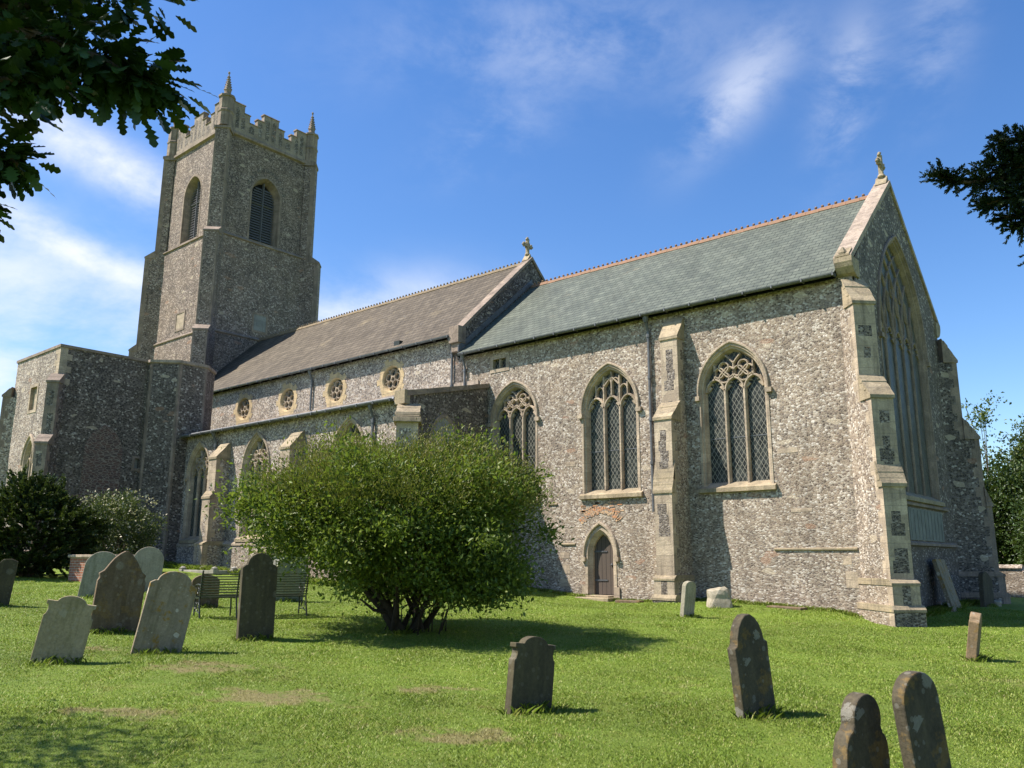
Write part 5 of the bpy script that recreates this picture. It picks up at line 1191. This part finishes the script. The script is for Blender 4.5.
mat_headstone('hs_dark', (0.088, 0.073, 0.042), (0.057, 0.047, 0.028), (0.115, 0.098, 0.05), white=.15, seed=4)
mat_headstone('hs_grey', (0.36, 0.325, 0.24), (0.27, 0.245, 0.18), (0.19, 0.175, 0.105), white=.4, seed=5)
mat_headstone('hs_green', (0.23, 0.235, 0.15), (0.16, 0.17, 0.10), (0.25, 0.24, 0.14), orange=.25, white=.5, seed=6)
mat_headstone('hs_black', (0.085, 0.07, 0.046), (0.05, 0.042, 0.028), (0.115, 0.095, 0.055), (0.27, 0.255, 0.21), orange=.35, white=.6, seed=7, wscale=5)
mat_headstone('hs_rust', (0.27, 0.19, 0.11), (0.18, 0.125, 0.07), (0.10, 0.08, 0.045), (0.33, 0.30, 0.24), orange=.5, white=.5, seed=8)
mat_headstone('hs_pale', (0.40, 0.35, 0.255), (0.31, 0.27, 0.195), (0.20, 0.17, 0.11), white=.5, seed=9)
# ==STONES==
headstone('pale cream headstone with arched middle and notched shoulders, nearest on the left', -4.79, -18.31, .60, .86, .09, 'scroll', 'hs_cream', yaw=-26, lean=-9)
headstone('tall brown pointed headstone with rusty streak, between the cream and lichen-spotted stones', -7.32, -16.44, .76, 1.34, .11, 'ogee', 'hs_brown', yaw=-14, lean=-4)
headstone('grey headstone blotched with orange and white lichen, leaning right', -4.89, -16.90, .67, 1.17, .10, 'shoulder', 'hs_lichen', yaw=-20, lean=-10)
headstone('tall dark upright headstone with rounded head in front of the bench', -5.40, -14.95, .60, 1.40, .12, 'shoulder', 'hs_dark', yaw=-14, lean=0)
headstone('pale grey round-topped headstone beside the brick tomb', -13.95, -13.9, .80, 1.10, .10, 'round', 'hs_grey', yaw=-30, lean=-7)
headstone('pale greenish round-topped headstone peeping from behind the tall brown one', -15.0, -12.2, .76, 1.18, .10, 'round', 'hs_pale', yaw=-26, lean=-3)
headstone('dark headstone with a broken top at the very left edge', -12.64, -16.7, .85, .98, .12, 'notch', 'hs_dark', yaw=-20, lean=-5)
headstone('olive pointed headstone standing behind the right end of the bench', -11.3, -10.3, .82, 1.22, .10, 'pointed', 'hs_green', yaw=-20, lean=-6)
headstone('short dark headstone seen behind the left end of the bench', -10.6, -12.95, .60, .72, .11, 'low_round', 'hs_brown', yaw=-20, lean=0)
headstone('small dark headstone with scrolled shoulders alone in mid lawn', 1.24, -15.86, .56, .77, .11, 'scroll', 'hs_dark', yaw=-12, lean=-6)
headstone('dark narrow headstone with rust-brown edge leaning left in mid lawn', 3.05, -14.2, .52, 1.06, .12, 'lancet', 'hs_black', yaw=-16, lean=7)
headstone('mossy yellow-edged headstone with round head on rounded shoulders at bottom right', 4.94, -16.62, .50, .72, .12, 'trefoil', 'hs_black', yaw=-16, lean=-6)
headstone('tall round-topped headstone with white lichen leaning left, closest to the viewer', 5.36, -16.40, .41, .90, .10, 'round', 'hs_black', yaw=-18, lean=9)
headstone('thin brownish headstone seen edge-on at the right of the lawn', 3.57, -6.92, .46, .80, .16, 'shoulder', 'hs_rust', yaw=7, lean=0, tip=10)
headstone('small pale grey headstone close to the chancel buttress', -3.6, -3.66, .48, .90, .12, 'low_round', 'hs_grey', yaw=-4, lean=-3, tip=6)
headstone('big grey slab leaning against the shaded east wall', .62, 5.0, 1.0, 1.55, .12, 'slab', 'hs_lichen', yaw=0, lean=0, tip=-14, group='old slabs against the east wall')
headstone('dark tilted headstone propped near the far corner buttress', 1.0, 7.25, .75, 1.15, .14, 'round', 'hs_dark', yaw=-8, lean=-26, tip=-8, group='old slabs against the east wall')

def boulder(name, label, x, y, sx, sy, sz, mat, seed, cat='stone'):
    r = random.Random(seed); bm = bmesh.new(); bmesh.ops.create_icosphere(bm, subdivisions=3, radius=1.0)
    for v in bm.verts:
        c = v.co; k = 1 + .10 * math.sin(c.x * 3 + seed) * math.sin(c.y * 4 + 1) + .07 * math.sin(c.z * 6 + seed); q = Vector((max(-.74, min(.74, c.x)), max(-.8, min(.8, c.y)), max(-.9, min(.80 + .25 * c.x, c.z)))) * k
        v.co = (q.x * sx, q.y * sy, q.z * sz)
    me = bpy.data.meshes.new(name); bm.to_mesh(me); bm.free(); me.materials.append(MATS[mat]); o = bpy.data.objects.new(name, me); COL.objects.link(o); o.location = (x, y, G(x, y) + sz * .25); o.rotation_euler = (0, 0, r.uniform(0, 3)); return tag(o, label, cat)
boulder('stone_stump', 'low pale grey stump of stone against the chancel wall in the buttress shadow', -3.9, -1.3,   .40, .32, .46, 'hs_pale', 3)
boulder('field_stone', 'small rounded stone on the grass by the east wall', 1.15, 7.9, .18, .15, .18, 'hs_pale', 5)
mb = MB(); mb.box(-.5, .5, -.2, .2, -.15, .05); o = mb.build('ledger_stone', 'hs_brown', bevel=.02); o.location = (-2.3, -.5, G(-2.3, -.5)); o.rotation_euler = (0, R_(1.5), R_(-4)); tag(o, 'flat low ledger stone sunk in the grass along the chancel wall', 'grave slab')
mb = MB(); mb.box(-.45, .45, -.14, .14, -.15, .08); o = mb.build('kerb_stone', 'hs_brown', bevel=.02); o.location = (-7.3, -.55, G(-7.3, -.55)); tag(o, 'long rough kerb stone beside the little door step', 'kerb stone')

# tombs
def brick_tomb():
    x, y = -18.7, -11.65; t = thing('brick_tomb', 'red brick chest tomb with pale stone top behind the headstones', 'tomb', (x, y, G(x, y)), rot=(0, 0, R_(14)))
    mb = MB(); L, Wd, H = 2.0, .9, .70
    def face(a, b): 
        l = (Vector(b) - Vector(a)).length; mb.quad((*a, -.2), (*b, -.2), (*b, H), (*a, H), 0, [(0, -.2), (l, -.2), (l, H), (0, H)])
    c = [(-L / 2, -Wd / 2), (L / 2, -Wd / 2), (L / 2, Wd / 2), (-L / 2, Wd / 2)]
    for i in range(4): face(c[i], c[(i + 1) % 4])
    mb.build('tomb_chest', 'red_brick', t)
    s = MB(); s.box(-L / 2 - .06, L / 2 + .06, -Wd / 2 - .06, Wd / 2 + .06, H, H + .09); s.build('top_slab', 'limestone', t, bevel=.02)
brick_tomb()
def table_tomb():
    x, y = -18.7, -5.5; t = thing('table_tomb', 'stone chest tomb with moulded top against the aisle wall behind the bench', 'tomb', (x, y, G(x, y)))
    mb = MB(); mb.box(-.98, .98, -.40, .40, -.2, .82)
    for a in (-.92, .92): mb.box(a - .09, a + .09, -.43, -.39, -.1, .82)
    mb.box(-.05, .05, -.43, -.39, -.1, .82); mb.build('tomb_chest', 'gravestone_slab', t, bevel=.01)
    s = MB(); s.box(-1.12, 1.12, -.52, .52, .90, 1.0); s.box(-1.05, 1.05, -.46, .46, .82, .90); s.build('top_slab', 'weathering_stone', t, bevel=.02)
table_tomb()
def kerb_grave():
    x, y = -22.7, -6.0; t = thing('kerb_grave', 'grave edged with low stone kerbs and corner posts near the aisle', 'grave', (x, y, G(x, y)))
    k = MB(); k.box(-1.1, 1.1, -.45, -.35, -.2, .10); k.box(-1.1, 1.1, .35, .45, -.2, .10); k.box(-1.2, -1.1, -.45, .45, -.2, .10); k.box(1.1, 1.2, -.45, .45, -.2, .10); k.build('kerb', 'gravestone_slab', t, bevel=.015)
    for a in (-1.15, 1.15):
        for b in (-.4, .4):
            p = MB(); p.box(a - .11, a + .11, b - .11, b + .11, -.2, .14); p.lathe((a, b, .14), [(.1, 0), (.12, .04), (.06, .09), (.02, .1)], 8); p.build('post', 'gravestone_slab', t, bevel=.01)
kerb_grave()

# ------------------------------------------------------------------ bench (faces west, its back to the viewer)
def bench():
    a = Vector((-8.77, -14.12, 0)); b = Vector((-8.10, -12.0, 0)); c = (a + b) / 2; d = (b - a).normalized(); Ln = (b - a).length; back = Vector((d.y, -d.x, 0))  # towards viewer
    t = thing('park_bench', 'dark green slatted iron bench seen from behind', 'bench', (c.x, c.y, G(c.x, c.y)))
    t.rotation_euler = (0, 0, math.atan2(d.y, d.x))   # local x along, local -y towards viewer? resolved below
    sg = 1 if (Matrix.Rotation(math.atan2(d.y, d.x), 3, 'Z') @ Vector((0, 1, 0))).dot(back) > 0 else -1   # local y sign of the back side
    H = Ln / 2
    def P(x, q, z): return (x, sg * q, z)      # q positive = behind (towards the viewer)
    s = MB()
    for i in range(9):
        z = .47 + i * .052; q = .02 + (z - .42) * .22; s.tube([P(-H, q, z), P(-H * .3, q, z - .004 * (i % 2)), P(H * .4, q, z), P(H, q, z)], .013, 6)
    s.build('backrest', 'bench_slat', t)
    s = MB()
    for i in range(7):
        q = -.02 - i * .07; z = .42 + (.015 if i > 4 else .0) - .01 * math.sin(i); s.box(-H, H, min(sg * q, sg * (q - .045)), max(sg * q, sg * (q - .045)), z - .008, z + .008)
    s.build('seat', 'bench_slat', t)
    for x in (-H + .02, -H * .33, H * .33, H - .02):
        m = MB(); m.tube([P(x, .13, 0), P(x, .06, .2), P(x, 0, .42), P(x, .05, .62), P(x, .13, .92), P(x, .16, .95)], .017, 6); m.tube([P(x, -.44, 0), P(x, -.42, .2), P(x, -.44, .41)], .016, 6); m.tube([P(x, 0, .41), P(x, -.25, .40), P(x, -.47, .42)], .016, 6)
        if abs(x) > H * .5:
            m.tube([P(x, .08, .66), P(x, -.2, .68), P(x, -.42, .66), P(x, -.47, .60), P(x, -.42, .56), P(x, -.38, .60)], .014, 6); m.tube([P(x, -.36, .42), P(x, -.34, .52), P(x, -.40, .60)], .012, 6)
            for cq, cz, r in ((-.14, .22, .12), (-.32, .24, .09), (-.18, .54, .08)): m.tube([P(x, cq + r * math.cos(k * .6) * (1 - k * .05), cz + r * math.sin(k * .6) * (1 - k * .05)) for k in range(13)], .009, 5)
            m.tube([P(x, .05, .12), P(x, -.2, .16), P(x, -.43, .12)], .011, 5)
        m.build('leg', 'black_paint', t)
bench()

# ------------------------------------------------------------------ boundary wall behind
mb = MB(); x = -2.0
while x < 45:
    x1 = x + 1.5; y0 = 13.6 + .03 * x; y1 = 13.6 + .03 * x1; z = G(x, y0); mb.prism([(x, y0, z - .4), (x, y0 + .4, z - .4), (x, y0 + .4, z + .95), (x, y0, z + .95)], (1.5, .045, 0)); mb.prism([(x, y0 - .06, z + .95), (x, y0 + .46, z + .95), (x, y0 + .3, z + 1.08), (x, y0 + .1, z + 1.08)], (1.5, .045, 0)); x = x1
tag(mb.build('boundary_wall', 'flint_chancel'), 'low flint boundary wall running off to the right of the church', 'wall')

# ------------------------------------------------------------------ grass blades (one object, nobody could count them)
def grass():
    fwd = np.array([math.sin(YAW), math.cos(YAW)]); base_ang = math.atan2(fwd[1], fwd[0]); N = 900000
    r = 4.2 + (30 - 4.2) * rng.uniform(0, 1, N) ** 1.15; a = base_ang + rng.uniform(R_(-42), R_(42), N); x = CAM.x + r * np.cos(a); y = CAM.y + r * np.sin(a)
    ok = ~((x < .1) & (y > -.05)) & ~((x < -13.7) & (y > -4.1)); 
    # worn patches carry few blades
    for (dx, dy, rx, ry) in DRY:
        u = ((x - dx) * .76 + (y - dy) * .65) / rx; v = ((y - dy) * .76 - (x - dx) * .65) / ry; q = u * u + v * v + .7 * np.sin(x * 5.3 + 2 * np.sin(y * 4.1)) * np.sin(y * 6.7 + x * 2); ok &= ~((q < .9) & (rng.uniform(size=N) < .6 * np.clip(1.3 - q, 0, 1)))
    x, y, r = x[ok], y[ok], r[ok]; N = len(x)
    tuft = np.clip(.5 + .5 * np.sin(x * 2.1 + 1.3 * np.sin(y * 1.7)) * np.sin(y * 2.4 + x), 0, 1)
    h = rng.uniform(.012, .027, N) * (.75 + .5 * tuft) * (1 + r * .012); wd = .0014 + .00026 * r
    # longer unmown tufts round the feet of stones, walls and the shrub
    xs, ys, hs = [x], [y], [h]
    feet = [(o.location.x, o.location.y) for o in bpy.data.objects if o.name.split('.')[0] in ('headstone', 'stone_stump') ] + [(-4.9, -12.05)] * 4
    for (fx, fy) in feet:
        n = 260 if fx > -9 else 160; aa = rng.uniform(0, 2 * np.pi, n); rr = rng.uniform(.08, .46, n); xs.append(fx + rr * np.cos(aa) * .55 + .06); ys.append(fy + rr * np.sin(aa)); hs.append(rng.uniform(.03, .14, n) * (1.1 - rr))
    n = 4500; xx = rng.uniform(-13.5, -.4, n); xs.append(xx); ys.append(-rng.uniform(.02, .35, n)); hs.append(rng.uniform(.04, .13, n))
    n = 5000; xx = rng.uniform(-29, -14.5, n); xs.append(xx); ys.append(-5.1 - rng.uniform(.0, .8, n)); hs.append(rng.uniform(.06, .24, n))
    n = 4000; xs.append(.1 + rng.uniform(.0, .5, n)); ys.append(rng.uniform(0, 9, n)); hs.append(rng.uniform(.06, .2, n))
    x = np.concatenate(xs); y = np.concatenate(ys); h = np.concatenate(hs); N = len(x); r = np.hypot(x - CAM.x, y - CAM.y); wd = .0014 + .00026 * r
    z = np.array([gz(p, q) + lumps(p, q) for p, q in zip(x, y)]) - .006
    an = rng.uniform(0, 2 * np.pi, N); ln = rng.uniform(.3, 1.3, N) * h; c = np.stack([x, y, z], 1); sd = np.stack([np.cos(an), np.sin(an), np.zeros(N)], 1) * wd[:, None]; bend = np.stack([-np.sin(an), np.cos(an), np.zeros(N)], 1) * ln[:, None]; up = np.stack([np.zeros(N), np.zeros(N), h], 1)
    V = np.stack([c - sd, c + sd, c + up * .6 + bend * .35 + sd * .7, c + up + bend, c + up * .6 + bend * .35 - sd * .7], 1)
    o = np_mesh('grass', V, [(0, 1, 2, 3, 4)], 'grass_blade'); tag(o, 'short sunlit churchyard grass', 'grass', kind='stuff')
grass()
